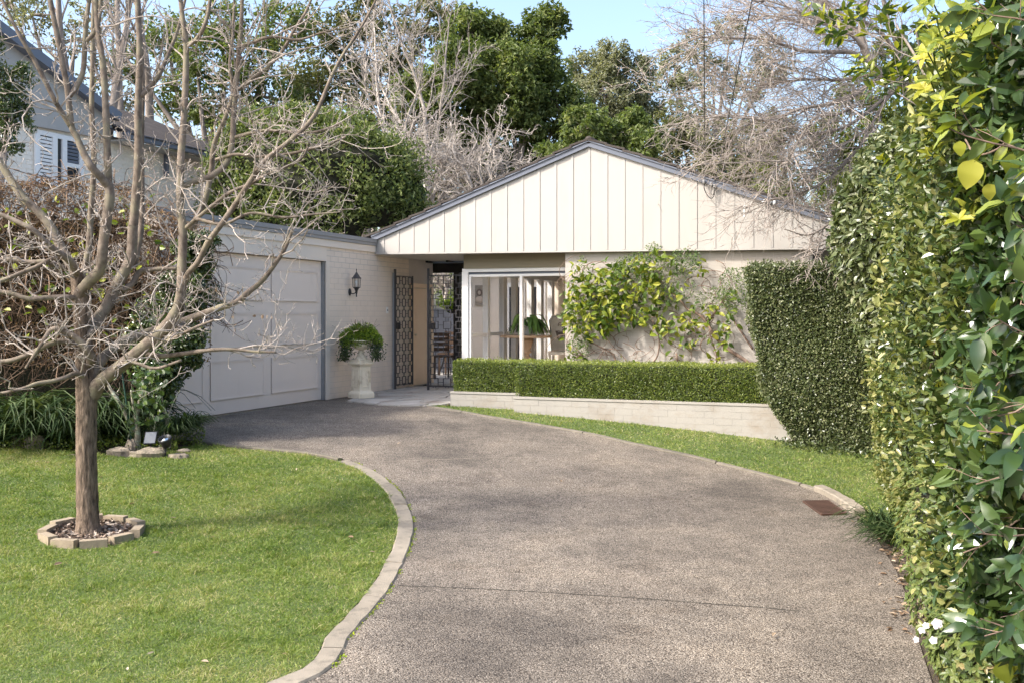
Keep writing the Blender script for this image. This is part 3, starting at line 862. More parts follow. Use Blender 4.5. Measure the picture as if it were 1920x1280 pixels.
# roof: underlay and tiles, each verge tile its own piece
m = MB()
def rz(u): return ZA + .099 - abs(u - UA) * math.tan(th)
def rquad(ua, ub, va, vb):
    m.add([H(ua, va, rz(ua)), H(ub, va, rz(ub)), H(ub, vb, rz(ub)), H(ua, vb, rz(ua))], np.array([[0, 1, 2, 3]]))
rquad(-.06, UA, -.06, 2.2); rquad(1.2, UA, 2.2, 5.6); rquad(UA, UE + .3, -.06, 5.6)
m.build('roof', M['tile'], ho)
tile = MB()
box(tile, -.165, .165, -.15, .15, 0, .026); tile = tile.mesh('roof_tile'); tile.materials.append(M['tile'])
rest = MB()
expo = .30
for s, Lr in ((-1, UA + .06), (1, UE - UA + .35)):
    n = int(Lr / math.cos(th) / expo) + 1
    for r in range(n):
        d = (r + .5) * expo
        uc = UA + s * math.cos(th) * d; zc = ZA + .104 - math.sin(th) * d
        tilt = (th - .075) * s       # every tile lies a little flatter than the roof
        Rm = Matrix.Rotation(HROT, 4, 'Z') @ Matrix.Rotation(tilt, 4, 'Y')
        for c in range(8):
            v = -.075 + .15 + c * .305
            p = H(uc, v + random.uniform(-.004, .004), zc + random.uniform(-.003, .004))
            if c == 0:
                inst('roof_tile', tile, ho, p, Rm.to_euler(), (1, 1, 1.2))
            else:
                ax = np.array(Rm.to_3x3().col[0]) * .165; ay = np.array(Rm.to_3x3().col[1]) * .15; az = np.array(Rm.to_3x3().col[2]) * .013
                obox(rest, p + [0, 0, .013], ax, ay, az)
rest.build('roof_tiling', M['tile'], ho, kind='stuff')
rd = MB()
for c in range(14):
    a, b = -.05 + c * .40, -.05 + c * .40 + .42
    P0, P1 = H(UA, a, ZA + .105), H(UA, b, ZA + .112)
    tube(rd, [P0, P1], .06, 10)
rd.build('ridge_capping', M['tile'], ho, smooth=True)

# soffits and header
uW1 = hp(1060, 560, .12)[0]; uW2 = 7.16
hb('soffit', M['soffit'], 0.0, UE, .08, .62, 2.335, 2.350)
hb('soffit', M['soffit'], -.0, 1.48, .62, 2.3, 2.335, 2.350)
uc0, _ = hp(873, 560, .5)
hb('header', M['header'], uc0, uW1 + .1, .42, .58, 2.095, 2.334)
# right painted brick wall
hb('wall', M['mortar'], uW1, uW2, .122, .36, .0, 2.334)
brickwall(ho, 'v', uW1, uW2, .19, 2.33, .12, M['wall'], limit=300, prefer=lambda c, z: (z < .62) * 10 + (c > 6.4) * 5 + c * .01)
hb('wall', M['soffit'], uW2, UE - .1, .60, .8, 0, 2.334)
hb('wall', M['interior'], uW1, uW1 + .2, .36, 5.4, 0, 2.334)
# planter fill / room floor
hb('floor_slab', M['floorint'], uc0 - .02, UE - .1, .36, 5.4, .02, .20)
hb('ceiling', M['trimwhite'], uc0, UE, .62, 5.5, 2.30, 2.333)
# right side and back of the house, roof closed below
hb('wall', M['wall'], UE - .3, UE - .1, .8, 9.3, 0, 2.334)
hb('wall', M['wall'], uc0 + 2.2, UE - .3, 5.5, 5.7, 0, 2.334)

# glazed corner room --- window frame
FZ0, FZ1 = .24, 2.09
wf = bpy.data.objects.new('window', None); C.objects.link(wf); wf.parent = ho
q = H(uc0 + 1, .5, .2); g_ = wloc(ho); wf.location = (q[0] - g_[0], q[1] - g_[1], .2)
vw = .50
u0, _ = hp(874, 560, vw); u0b, _ = hp(886, 560, vw); um, _ = hp(978.5, 560, vw)
hb('frame', M['trimwhite'], u0 - .05, uW1 + .02, vw - .05, vw + .05, 2.035, 2.094, parent=wf)
hb('frame', M['trimwhite'], u0, uW1 + .02, vw - .02, vw + .02, 1.955, 1.995, parent=wf)
hb('frame', M['bargegrey'], u0, uW1 + .02, vw - .0, vw + .02, 1.995, 2.035, parent=wf)
hb('frame', M['trimwhite'], u0 - .055, u0 + .055, vw - .055, vw + .055, .2, 2.035, parent=wf)
hb('frame', M['trimwhite'], u0 + .056, u0 + .10, vw - .025, vw + .025, .2, 1.955, parent=wf)
hb('mullion', M['trimwhite'], um - .022, um + .022, vw - .045, vw + .045, .2, 1.954, parent=wf)
hb('sill', M['trimwhite'], u0, uW1, vw - .06, vw + .06, .18, .235, parent=wf)
hb('pane', M['glass'], u0 + .10, um - .022, vw - .003, vw + .003, .235, 1.955, parent=wf)
hb('pane', M['glass'], um + .022, uW1, vw - .003, vw + .003, .235, 1.955, parent=wf)
# courtyard side of the room: posts running back from the corner
uS = u0
def vpost(px): return gp(px, 600, uS)[0]
posts = [(908.5, 916), (937.5, 949), (961, 968.5), (989, 1000), (1007.5, 1018), (1028, 1038.5)]
ws = bpy.data.objects.new('window', None); C.objects.link(ws); ws.parent = ho
q = H(uS, 2.5, .2); ws.location = (q[0] - g_[0], q[1] - g_[1], .2)
pv = vw + .055
for a, b in posts:
    va, vb = vpost(a), vpost(b)
    dv = min(.17, (vb - va) * .6); vc = (va + vb) / 2
    hb('mullion', M['trimwhite'], uS - .05, uS + .05, vc - dv / 2, vc + dv / 2, .2, 2.02, parent=ws)
    hb('pane', M['glass'], uS - .003, uS + .003, pv, vc - dv / 2, 1.0, 1.98, parent=ws)
    hb('pane', M['glass'], uS - .003, uS + .003, pv, vc - dv / 2, .24, .94, parent=ws)
    hb('rail', M['trimwhite'], uS - .035, uS + .035, pv, vc - dv / 2, .94, 1.0, parent=ws)
    pv = vc + dv / 2
hb('head_beam', M['trimwhite'], uS - .06, uS + .10, vw + .06, 5.4, 2.021, 2.295, parent=ws)
hb('sill', M['trimwhite'], uS - .06, uS + .06, vw + .06, 5.4, .18, .235, parent=ws)
# back wall of the room, dark glass doors and curtain
hb('wall', M['interior'], uS - .05, uW1, 5.3, 5.45, .2, 2.3)
hb('curtain', M['curtain'], uS + .5, uW1 - .02, 5.18, 5.26, .22, 2.15)
# white beam inside
hb('ceiling_beam', M['trimwhite'], uS + .3, uS + .42, 1.2, 5.2, 2.12, 2.298)

# service fittings on the gable
cb = thing('cable_loop', 'black service cable looped from insulators on the right slope of the gable', 'cable', tuple(H(*[hp(1330, 350, -.05)[0], -.05, hp(1330, 350, -.05)[1]])))
def hpx(px, py, v): u, z = hp(px, py, v); return H(u, v, z)
m = MB(); tube(m, spline([hpx(1320, 344, -.07), hpx(1321, 356, -.08), hpx(1328, 369, -.09), (hpx(1335, 372, -.09)), hpx(1340, 362, -.08), hpx(1339, 350, -.07)], 6), .007, 6); m.build('cable_wire', M['cable'], cb, smooth=True)
m = MB(); tube(m, spline([hpx(1336, 350, -.07), hpx(1333, 362, -.1), hpx(1337, 366, -.09), hpx(1341, 352, -.07)], 6), .006, 6); m.build('cable_wire', M['cable'], cb, smooth=True)
for px, py in ((1320, 341), (1334, 346), (1340, 349)):
    m = MB(); lathe(m, hpx(px, py, -.075) - [0, 0, .03], [(.0, 0), (.018, .005), (.024, .02), (.016, .03), (.024, .04), (.016, .055), (0, .06)], 10); m.build('insulator', M['fasciagrey'], cb)
b_ = hpx(1438, 379, -.05)
fl = thing('flood_light', 'small white oval light fitting under the right barge board of the gable', 'light', tuple(b_))
m = MB(); lathe(m, b_, [(0, -.045), (.04, -.04), (.075, -.01), (.075, .01), (.04, .04), (0, .045)], 16, ax=(RU, GV * .6, np.array([0, 0, 1.]))); m.build('lamp_housing', M['white'], fl, smooth=True)
m = MB(); lathe(m, b_ + RU * .11 - [0, 0, .05], [(0, 0), (.022, .004), (.022, .07), (0, .08)], 10); m.build('sensor', M['white'], fl)
# overhead service cables
for a, e_, l in (((1322, 338), (-2.9, -15, 7.0), 'left black overhead service cable coming down to the gable from above the drive'), ((1340, 345), (-1.67, -15, 7.0), 'right black overhead service cable coming down to the gable from above the drive')):
    p0 = hpx(*a, -.08); p1 = np.array(e_)
    t = np.linspace(0, 1, 30)[:, None]; L_ = p0 + (p1 - p0) * t; L_[:, 2] -= (.35 * 4 * t * (1 - t))[:, 0]
    m = MB(); tube(m, L_, .0045, 6); tag(m.build('service_cable', M['cable'], smooth=True), l, 'cable', 'overhead service cables')

# ================================================================== ENTRY GATES
def make_gate(name, label, org, ax, width, z0=.06, height=2.02, cols=3, rows_=10):
    g = thing(name, label, 'gate', tuple(org), 'wrought iron entry gate leaves')
    ax = norm(ax); nz = np.array([0, 0, 1.]); nn = np.cross(ax, nz)
    def bar(parent, nm, a, b, w=.007, d=.007):
        m = MB(); A = org + ax * a[0] + nz * a[1]; B = org + ax * b[0] + nz * b[1]; D = B - A
        sd_ = norm(np.cross(D, nn)); obox(m, (A + B) / 2, D / 2, sd_ * w, nn * d); m.build(nm, M['gateiron'], parent)
    bar(g, 'frame_bar', (.0, 0), (.0, height + .1), .016, .016)
    bar(g, 'frame_bar', (width, z0), (width, height), .009, .009)
    bar(g, 'frame_bar', (0, height - .02), (width, height - .02)); bar(g, 'frame_bar', (0, z0 + .02), (width, z0 + .02))
    pw_ = width / cols; ph = (height - z0) / rows_
    sq = MB(); q = .5 * pw_ * .58; r = .5 * ph * .64
    for a, b in (((-q, -r), (q, -r)), ((q, -r), (q, r)), ((q, r), (-q, r)), ((-q, r), (-q, -r))):
        if a[1] == b[1]: box(sq, min(a[0], b[0]) - .006, max(a[0], b[0]) + .006, -.006, .006, a[1] - .006, a[1] + .006)
        else: box(sq, a[0] - .006, a[0] + .006, -.007, .007, min(a[1], b[1]) + .006, max(a[1], b[1]) - .006)
    sq = sq.mesh('square'); sq.materials.append(M['gateiron'])
    rot = math.atan2(ax[1], ax[0])
    lk = MB()
    def lbar(a, b):
        A = org + ax * a[0] + nz * a[1]; B = org + ax * b[0] + nz * b[1]; D = B - A
        obox(lk, (A + B) / 2, D / 2, norm(np.cross(D, nn)) * .0045, nn * .004)
    for c in range(cols):
        for r_ in range(rows_):
            cx_ = (c + .5) * pw_; cz_ = z0 + (r_ + .5) * ph
            inst('square', sq, g, org + ax * cx_ + nz * cz_, (0, 0, rot))
            lbar((cx_ + q, cz_), (cx_ + pw_ - q if c < cols - 1 else width, cz_))
            if c == 0: lbar((0, cz_), (cx_ - q, cz_))
            for s in (-1, 1):
                lbar((cx_ + s * q * .35, cz_ + r), (cx_ + s * q * .35, min(cz_ + ph - r, height - .02)))
                if r_ == 0: lbar((cx_ + s * q * .35, z0), (cx_ + s * q * .35, cz_ - r))
    lk.build('link_bars', M['gateiron'], g, kind='stuff')
    m = MB(); obox(m, org + ax * .05 + nz * 1.12, ax * .05, nn * .03, nz * .045); obox(m, org + ax * .10 + nz * 1.12, ax * .015, nn * .05, nz * .06); m.build('latch', M['iron'], g)
    return g
vg = gp(735, 640)[0]; zg = gp(735, 732)[1]
make_gate('entry_gate', 'narrow looking grille gate leaf folded open against the painted wall', H(.06, vg, 0), GV * 1 + RU * .03, .66)
ug0, _ = hp(803, 640, .66)
make_gate('entry_gate', 'wide grille gate leaf standing closed beside the white window corner', H(ug0, .66, 0), RU, uS - .07 - ug0)
m = MB(); hbox(m, .02, .05, vg - .02, vg + .02, 0, 2.05); tag(m.build('gate_post', M['fasciagrey']), 'thin grey hinge post fixed to the wall beside the folded gate leaf', 'post')

# wall lantern
v_, z_ = gp(655, 548)
Lr = thing('wall_lantern', 'black carriage lantern on a curved arm on the garage wall', 'lantern', tuple(H(0, v_, z_)))
zv = np.array([0, 0, 1.])
m = MB(); lathe(m, H(.006, v_, z_), [(0, 0), (.062, 0), (.066, .008), (.05, .022), (.02, .028), (0, .028)], 20, ax=(GV * .75, zv * 1.15, RU)); m.build('back_plate', M['iron'], Lr, smooth=True)
cL = H(.165, v_, z_)
m = MB(); tube(m, spline([H(.02, v_, z_), H(.07, v_, z_ - .035), H(.13, v_, z_ - .02), H(.165, v_, z_ + .03)], 6), .010, 8); m.build('arm', M['iron'], Lr, smooth=True)
m = MB(); lathe(m, cL, [(.008, -.10), (.014, -.09), (.010, -.06), (.018, -.03), (.028, .03), (.052, .075), (.080, .092), (.080, .10), (.0, .10)], 6); m.build('base', M['iron'], Lr)
m = MB(); lathe(m, cL, [(.070, .102), (.078, .27)], 6); m.build('glass', M['glass'], Lr)
m = MB()
for k in range(6):
    a = k * PI / 3; tube(m, [cL + [math.cos(a) * .072, math.sin(a) * .072, .10], cL + [math.cos(a) * .081, math.sin(a) * .081, .272]], .0055, 4)
m.build('frame', M['iron'], Lr)
m = MB(); lathe(m, cL, [(.0, .27), (.098, .272), (.098, .284), (.078, .30), (.03, .37), (.022, .38), (.022, .392), (.008, .40), (.006, .43), (.012, .44), (.004, .47), (.0, .475)], 6); m.build('roof_cap', M['iron'], Lr)
m = MB(); lathe(m, cL, [(.0, .10), (.014, .10), (.014, .15), (.024, .18), (.026, .21), (.012, .235), (0, .24)], 12); m.build('bulb', M['white'], Lr, smooth=True)

for ch_ in Lr.children: ch_.scale = (.8, .8, .8)
# urn on its pedestal
pu = pw(677, 745, 15.95); pu[2] = 0.02
pd = thing('pedestal', 'weathered cream square pedestal carrying the urn beside the garage door', 'pedestal', tuple(pu))
PS, PS2 = .82, .90
def sq4(name, prof, rot, parent, c=pu):
    m = MB(); lathe(m, c, [(r * (PS if c is pu else 1) * math.sqrt(2), z * (PS2 if c is pu else 1)) for r, z in prof], 4, rot=rot); m.build(name, M['stone'], parent)
R0 = math.radians(2)
sq4('plinth', [(.175, 0), (.18, .01), (.18, .075), (.168, .10), (.150, .12), (.150, .125)], R0, pd)
sq4('shaft', [(.136, .126), (.132, .14), (.128, .54), (.132, .555)], R0, pd)
sq4('cap', [(.138, .556), (.150, .575), (.178, .590), (.178, .615), (.165, .622)], R0, pd)
for k in range(4):
    a = R0 + PI / 4 + k * PI / 2; nx = np.array([math.cos(a), math.sin(a), 0]); tx = np.array([-math.sin(a), math.cos(a), 0])
    m = MB(); c = pu + nx * .131 * PS
    for zc, hz, xc, hx_ in ((.20, .008, 0, .09), (.49, .008, 0, .09), (.345, .137, -.082, .008), (.345, .137, .082, .008)):
        obox(m, c + zv * zc * PS2 + tx * xc * PS, nx * .007, tx * hx_ * PS, zv * hz * PS2)
    m.build('panel_moulding', M['stone'], pd)
ub = pu + [0, 0, .6225 * PS2]
ur = thing('garden_urn', 'cast stone bowl urn filled with bright green plants on the cream pedestal', 'urn', tuple(ub))
sq4('foot_block', [(.125, 0), (.125, .035), (.11, .04)], R0, ur, ub)
m = MB(); lathe(m, ub, [(.10, .04), (.10, .05), (.085, .065), (.055, .12), (.040, .155), (.048, .16), (.048, .175), (.035, .185)], 32); m.build('stem', M['stone'], ur, smooth=True)
m = MB()
prof = [(.035, .186), (.08, .20), (.135, .235), (.16, .275), (.155, .30), (.175, .32), (.205, .325), (.207, .337), (.185, .342), (.165, .33), (0, .32)]
n = 48; an = np.arange(n) * 2 * PI / n; p = np.array(prof)
v = []
for r, z in prof:
    amp = .006 if .19 < z < .29 and r > .05 else 0
    rr = r + amp * np.abs(np.sin(an * 12)); v.append(np.column_stack([np.cos(an) * rr, np.sin(an) * rr, np.full(n, z)]))
i = np.arange(len(prof) - 1)[:, None] * n; j = np.arange(n)[None]
m.add(np.concatenate(v) + ub, np.stack([i + j, i + (j + 1) % n, i + n + (j + 1) % n, i + n + j], -1).reshape(-1, 4)); m.build('bowl', M['stone'], ur, smooth=True)
upl = thing('urn_plant', 'bright green trailing leafy plants spilling over the stone urn', 'plant', tuple(ub + [0, 0, .33]))
m = MB(); k = 5200
th_ = rng.uniform(0, 2 * PI, k); rr = .31 * np.sqrt(rng.uniform(0, 1, k)) ; 
P = np.column_stack([np.cos(th_) * rr * 1.08, np.sin(th_) * rr * .62, .36 + .20 * (1 - (rr / .34) ** 2) * rng.uniform(.2, 1.1, k) + .035 * np.sin(th_ * 3 + 1) * np.sin(rr * 14) + rng.normal(0, .02, k) - (rr > .24) * rng.uniform(0, .12, k)]) + ub
leaves(m, P, norm(np.column_stack([np.cos(th_), np.sin(th_), rng.normal(.2, .7, k)]) + rdir(k) * .6), norm(np.column_stack([rng.normal(0, .6, (k, 2)), np.ones(k)])), rng.uniform(.022, .042, k), rng.uniform(.016, .03, k), np.clip(rng.normal(.5, .25, k), 0, 1))
m.build('foliage', M['urnleaf'], upl, kind='stuff')
m = MB(); k = 1700
side = rng.choice([-1, 1], k, p=[.5, .5]); th_ = np.where(side < 0, PI, 0) + rng.normal(0, .42, k)
rr = rng.normal(.26, .045, k)
P = np.column_stack([np.cos(th_) * rr, np.sin(th_) * rr, rng.uniform(.02, .34, k) + np.abs(th_ - np.where(side < 0, PI, 0)) * .1]) + ub
leaves(m, P, norm(np.column_stack([np.cos(th_) * .4, np.sin(th_) * .4, -np.ones(k)]) + rdir(k) * .7), rdir(k), rng.uniform(.02, .038, k), .024, rng.uniform(0, .4, k))
m.build('trailing_foliage', M['glossy'], upl, kind='stuff')
m = MB()
for k in range(40):
    a = rng.uniform(0, 2 * PI); r = rng.uniform(.05, .2); c = ub + [0, 0, .34]
    tube(m, spline([c, c + [math.cos(a) * r, math.sin(a) * r, .18], c + [math.cos(a) * r * 1.5, math.sin(a) * r * 1.5, rng.uniform(.15, .33)]], 4), .0025, 3)
m.build('stem', M['vinestem'], upl)

# ================================================================== LOW PLANTER WALL
lw = thing('planter_wall', 'low stepped painted brick retaining wall under the clipped box hedge', 'wall', tuple(H(4.5, -2.0, -.2)))
def lb(name, mat, *b): m = MB(); hbox(m, *b); return m.build(name, mat, lw)
LWM = M['lowwall']
uL0, _ = hp(845, 745, -1.9); uL1, _ = hp(966, 745, -1.9)
uL1b, _ = hp(964, 760, -2.14)
lb('core', LWM, uL0, uL1 + .2, -1.898, -1.70, -.15, .186)
lb('core', LWM, uL1b, 8.0, -2.138, -1.91, -.6, .156)
lb('coping', M['lowwall'], uL0 - .01, uL1 + .2, -1.91, -1.68, .187, .215)
lb('coping', M['lowwall'], uL1b - .01, 8.0, -2.15, -1.93, .157, .187)
brickwall(lw, 'v', uL0, uL1 + .15, -.08, .178, -1.90, M['lowwall'], limit=60)
brickwall(lw, 'v', uL1b, 7.5, -.532, .156, -2.14, M['lowwall'], limit=230, prefer=lambda c, z: -z)
lb('end_face', M['lowwall'], uL0 - .006, uL0 + .0, -1.90, -1.4, -.1, .186)

# ================================================================== COURTYARD (behind the gates) AND ROOM CONTENTS
uw0 = hp(868, 600, 6.6)[0]
cw = thing('courtyard_wall', 'grey painted brick wall at the back of the courtyard behind the gates', 'wall', tuple(H(0, 6.6, 0)))
m = MB(); hbox(m, -4, uw0 - .01, 6.603, 6.8, 0, 1.42); m.build('core', M['courtwall'], cw)
brickwall(cw, 'v', -3.2, uw0 - .01, 0, 1.40, 6.60, M['courtwall'], limit=290)
m = MB(); hbox(m, -4, uw0 - .01, 6.57, 6.83, 1.421, 1.46); m.build('coping', M['courtwall'], cw)
m = MB(); hbox(m, -4, uS - .08, 2.0, 6.5, .0, .035); m.build('pavement', M['flag'], kind='structure')
stp = MB(); hbox(stp, .35, uS - .08, 2.35, 2.75, .036, .17); tag(stp.build('step', M['flag']), 'low stone step inside the gates leading to the courtyard', 'step')
# pergola
pgl = thing('pergola', 'dark stained timber pergola post and beam over the entry behind the gates', 'pergola', tuple(H(1.0, 2.5, 0)))
up_, _ = hp(857, 600, 2.4)
for b in ((-.3, uS + .1, 2.36, 2.48, 2.12, 2.30), (up_ - .06, up_ + .06, 2.36, 2.48, 0.04, 2.119), (-.3, uS - .1, 4.4, 4.5, 2.14, 2.30)):
    m = MB(); hbox(m, *b); m.build('beam' if b[1] - b[0] > .3 else 'post', M['darkwood'], pgl)
for k in range(5):
    m = MB(); hbox(m, .0 + k * .42, .05 + k * .42, 2.0, 4.8, 2.301, 2.36); m.build('rafter', M['darkwood'], pgl)
# hanging basket plant
bp = pw(848, 575, 20.3)
hbk = thing('hanging_basket', 'bright green fern in a dark hanging basket under the pergola', 'hanging plant', tuple(bp))
m = MB(); lathe(m, bp - [0, 0, .14], [(0, 0), (.08, .01), (.13, .08), (.15, .14), (0, .14)], 16); m.build('basket', M['darkwood'], hbk)
m = MB(); tube(m, [bp, bp + [0, 0, .75]], .004, 4); m.build('hanger', M['iron'], hbk)
m = MB(); k = 900; P = bp + rdir(k) * [.22, .22, .14] * rng.uniform(.3, 1, (k, 1)) + [0, 0, .03]
leaves(m, P, rdir(k) + [0, 0, .2], rdir(k), .07, .03, rng.uniform(.2, 1, k)); m.build('foliage', M['urnleaf'], hbk, kind='stuff')
# courtyard chairs and table
def chair(px, Y, rot, label):
    b = pw(px, 700, Y); b[2] = .036
    c = thing('courtyard_chair', label, 'chair', tuple(b), 'brown chairs behind the gates')
    Rz = np.array([[math.cos(rot), -math.sin(rot), 0], [math.sin(rot), math.cos(rot), 0], [0, 0, 1]])
    def bx(nm, c0, hx, hy, hz, mat=M['brownchair']):
        m = MB(); obox(m, b + Rz @ np.array(c0), Rz @ np.array([hx, 0, 0]), Rz @ np.array([0, hy, 0]), (0, 0, hz)); m.build(nm, mat, c)
    bx('seat', (0, 0, .45), .23, .22, .02)
    for sx in (-1, 1):
        for sy in (-1, 1): bx('leg', (sx * .2, sy * .19, .215), .018, .018, .215)
        bx('back_post', (sx * .2, .2, .70), .018, .016, .229)
    for k in range(4): bx('back_slat', (0, .2, .58 + k * .10), .181, .008, .035)
    return c
chair(828, 20.6, .35, 'brown slatted garden chair nearer the left side of the gate view')
chair(846, 21.8, -.3, 'brown slatted garden chair partly behind the gate squares, right of the other')
tb = pw(838, 690, 22.6); tb[2] = .036
ct = thing('courtyard_table', 'dark iron outdoor table behind the gates', 'table', tuple(tb))
m = MB(); lathe(m, tb, [(0, .70), (.45, .70), (.46, .71), (.46, .73), (0, .735)], 28); m.build('tabletop', M['iron'], ct)
for k in range(3):
    a = k * 2 * PI / 3; m = MB(); tube(m, spline([tb + [0, 0, .70], tb + [math.cos(a) * .1, math.sin(a) * .1, .35], tb + [math.cos(a) * .36, math.sin(a) * .36, 0]], 5), .014, 6); m.build('leg', M['iron'], ct)

# rear wing seen through the glazed side
uw0 = hp(868, 600, 6.6)[0]
rw = thing('rear_wing', 'cream rear wing of the house seen through the glazed room, with dark glass doors', 'house wing', tuple(H(2.6, 6.8, 0)))
def rb(nm, mat, *b, parent=rw): m = MB(); hbox(m, *b); return m.build(nm, mat, parent)
rb('wall', M['interior'], uw0, 7.2, 6.6, 6.9, 0, 2.6)
rb('wall', M['interior'], uw0, uw0 + .2, 6.9, 9.5, 0, 2.6)
rb('eave', M['trimwhite'], uw0 - .3, 7.2, 6.3, 6.6, 2.30, 2.36)
dg0 = hp(950, 600, 6.58)[0]
for k in range(4):
    a = dg0 + k * .50
    dd = rb('glass_door', M['trimwhite'], a, a + .46, 6.55, 6.598, .05, 2.05)
    rb('pane', M['darkglass'], a + .08, a + .38, 6.54, 6.549, .16, 1.95, parent=dd) if 0 else rb('pane', M['darkglass'], a + .08, a + .38, 6.535, 6.549, .16, 1.95)
# framed relief
pu0, pz0 = hp(889, 573, 6.5); pu1, pz1 = hp(905.5, 535, 6.5)
pc = thing('wall_plaque', 'sepia plaque with a faint bust hanging on the cream rear wall', 'picture', tuple(H((pu0 + pu1) / 2, 6.55, pz0)))
m = MB(); hbox(m, pu0, pu1, 6.55, 6.597, pz0, pz1); m.build('panel', paint('sepia_plaque', (.30, .25, .19), .7, .2, 9, 40, .5, .01, dirt=((.5, .45, .35), 12, .6)), pc)
cu, cz_ = (pu0 + pu1) / 2, (pz0 + pz1) / 2; bm_ = paint('plaque_figure', (.50, .40, .30), .7, .1, 12, 40, .2, .003); hm_ = paint('plaque_hair', (.16, .11, .08), .8, .1, 12, 40, .2, .003)
for nm, c0, r0, r1, mt in (('hair', (cu, cz_ + .07), .075, .085, hm_), ('face', (cu, cz_ + .06), .042, .055, bm_), ('shoulders', (cu, cz_ - .10), .10, .08, bm_)):
    m = MB(); lathe(m, H(c0[0], 6.55 if nm != 'face' else 6.545, c0[1]), [(1, 0), (.9, .6), (0, 1)], 20, ax=(RU * r0, zv * r1, -GV * .012)); m.build(nm, mt, pc, smooth=True)

# round table
tc = H(*[hp(986, 630, 1.6)[0], 1.6, 0]); tc[2] = .20
tu0 = hp(940, 630, 1.6)[0]; tu1 = hp(1033, 630, 1.6)[0]; tr = (tu1 - tu0) / 2
tt = thing('pedestal_table', 'round timber table with a fat turned pedestal inside the glazed room', 'table', tuple(tc))
m = MB(); lathe(m, tc, [(0, .71), (tr - .05, .71), (tr - .015, .715), (tr, .73), (tr, .745), (tr - .01, .755), (0, .756)], 40); m.build('tabletop', M['wood'], tt)
m = MB(); lathe(m, tc, [(.0, .0), (.20, .0), (.22, .03), (.20, .06), (.12, .08), (.09, .10), (.11, .13), (.085, .16), (.13, .22), (.15, .28), (.13, .34), (.07, .40), (.065, .43), (.10, .45), (.10, .47), (.085, .50), (.11, .56), (.13, .64), (.14, .709), (0, .709)], 28); m.build('pedestal', M['wood'], tt, smooth=True)
# peace lily
pc_ = tc + RU * (hp(990, 620, 1.6)[0] - hp(986.5, 620, 1.6)[0]) + [0, 0, .757]
lp = thing('potted_lily', 'peace lily with long drooping leaves in a white pot on the round table', 'pot plant', tuple(pc_))
m = MB(); lathe(m, pc_, [(0, 0), (.055, 0), (.075, .06), (.085, .15), (.09, .155), (.078, .156), (.07, .14), (0, .14)], 24); m.build('pot', M['white'], lp, smooth=True)
for k in range(52):
    a = rng.uniform(0, 2 * PI); L_ = rng.uniform(.30, .54); up = rng.uniform(.7, 2.0)
    d = np.array([math.cos(a), math.sin(a), 0]); t = np.linspace(0, 1, 9)
    pts = pc_ + np.outer(t * L_ * .85, d) + np.outer((up * t - (up + .35) * t ** 2.2) * L_ * .9 + .15, [0, 0, 1])
    w_ = .045 * np.sin(np.clip((t - .3) / .7, 0, 1) ** .8 * PI) + .003
    s = np.cross(d, [0, 0, 1.]); m = MB()
    v = np.concatenate([pts - s * w_[:, None], pts + [0, 0, -.008], pts + s * w_[:, None]])
    i = np.arange(8); m.add(v, np.stack([i, i + 9, i + 10, i + 1], 1), np.stack([i + 9, i + 18, i + 19, i + 10], 1), rnd=rng.uniform(0, 1)); m.build('leaf', M['lily'], lp, smooth=True)
for k in range(5):
    a = rng.uniform(0, 2 * PI); d = np.array([math.cos(a), math.sin(a), 0]) * .08
    m = MB(); p1 = pc_ + d + [0, 0, rng.uniform(.18, .3)]; leaves(m, [p1], [[d[0], d[1], .1]], [[0, -1, .3]], .06, .035, .9, 'oval'); m.build('flower', M['petal'], lp)
# carved chair
kc = H(hp(1052, 640, 1.9)[0], 1.9, 0); kc[2] = .2
kh = thing('carved_chair', 'pale chair with a carved shield back at the right end of the round table', 'chair', tuple(kc))
kx = norm(RU * .95 + GV * .3); ky = np.cross([0, 0, 1.], kx)
prof = [(-.17, .42), (-.20, .80), (-.22, 1.02), (-.17, 1.09), (-.08, 1.12), (0, 1.13), (.08, 1.12), (.17, 1.09), (.22, 1.02), (.20, .80), (.17, .42)]
def kpoly(nm, pts, y0, y1, mat):
    n = len(pts); m = MB(); v = [kc + kx * a + ky * y0 + zv * b for a, b in pts] + [kc + kx * a + ky * y1 + zv * b for a, b in pts]
    m.add(v, np.array([list(range(n))]), np.array([list(range(2 * n - 1, n - 1, -1))]), np.array([[i + n, (i + 1) % n + n, (i + 1) % n, i] for i in range(n)])); return m.build(nm, mat, kh)
kpoly('backrest', prof, .18, .21, M['chairwood'])
m = MB(); tube(m, [kc + kx * a * .93 + ky * .175 + zv * (b * .985) for a, b in prof], .018, 8); m.build('back_frame', M['chairwood'], kh, smooth=True)
m = MB()
for k in range(9):
    a = k * .7; tube(m, spline([kc + kx * (.10 * math.cos(a + t) * (1 - t * .12)) + ky * .172 + zv * (.80 + .028 * k - .1 + .05 * math.sin(a + t)) for t in np.linspace(0, 4, 7)], 4), .006, 5)
m.build('carving', M['brownchair'], kh, smooth=True)
kpoly('seat', [(-.23, .42), (.23, .42), (.23, .47), (-.23, .47)], -.25, .18, M['chairwood'])
for sx in (-1, 1):
    for y in (-.22, .17):
        m = MB(); tube(m, [kc + kx * sx * .19 + ky * y, kc + kx * sx * .2 + ky * y + zv * .42], [.014, .02], 8); m.build('leg', M['chairwood'], kh)

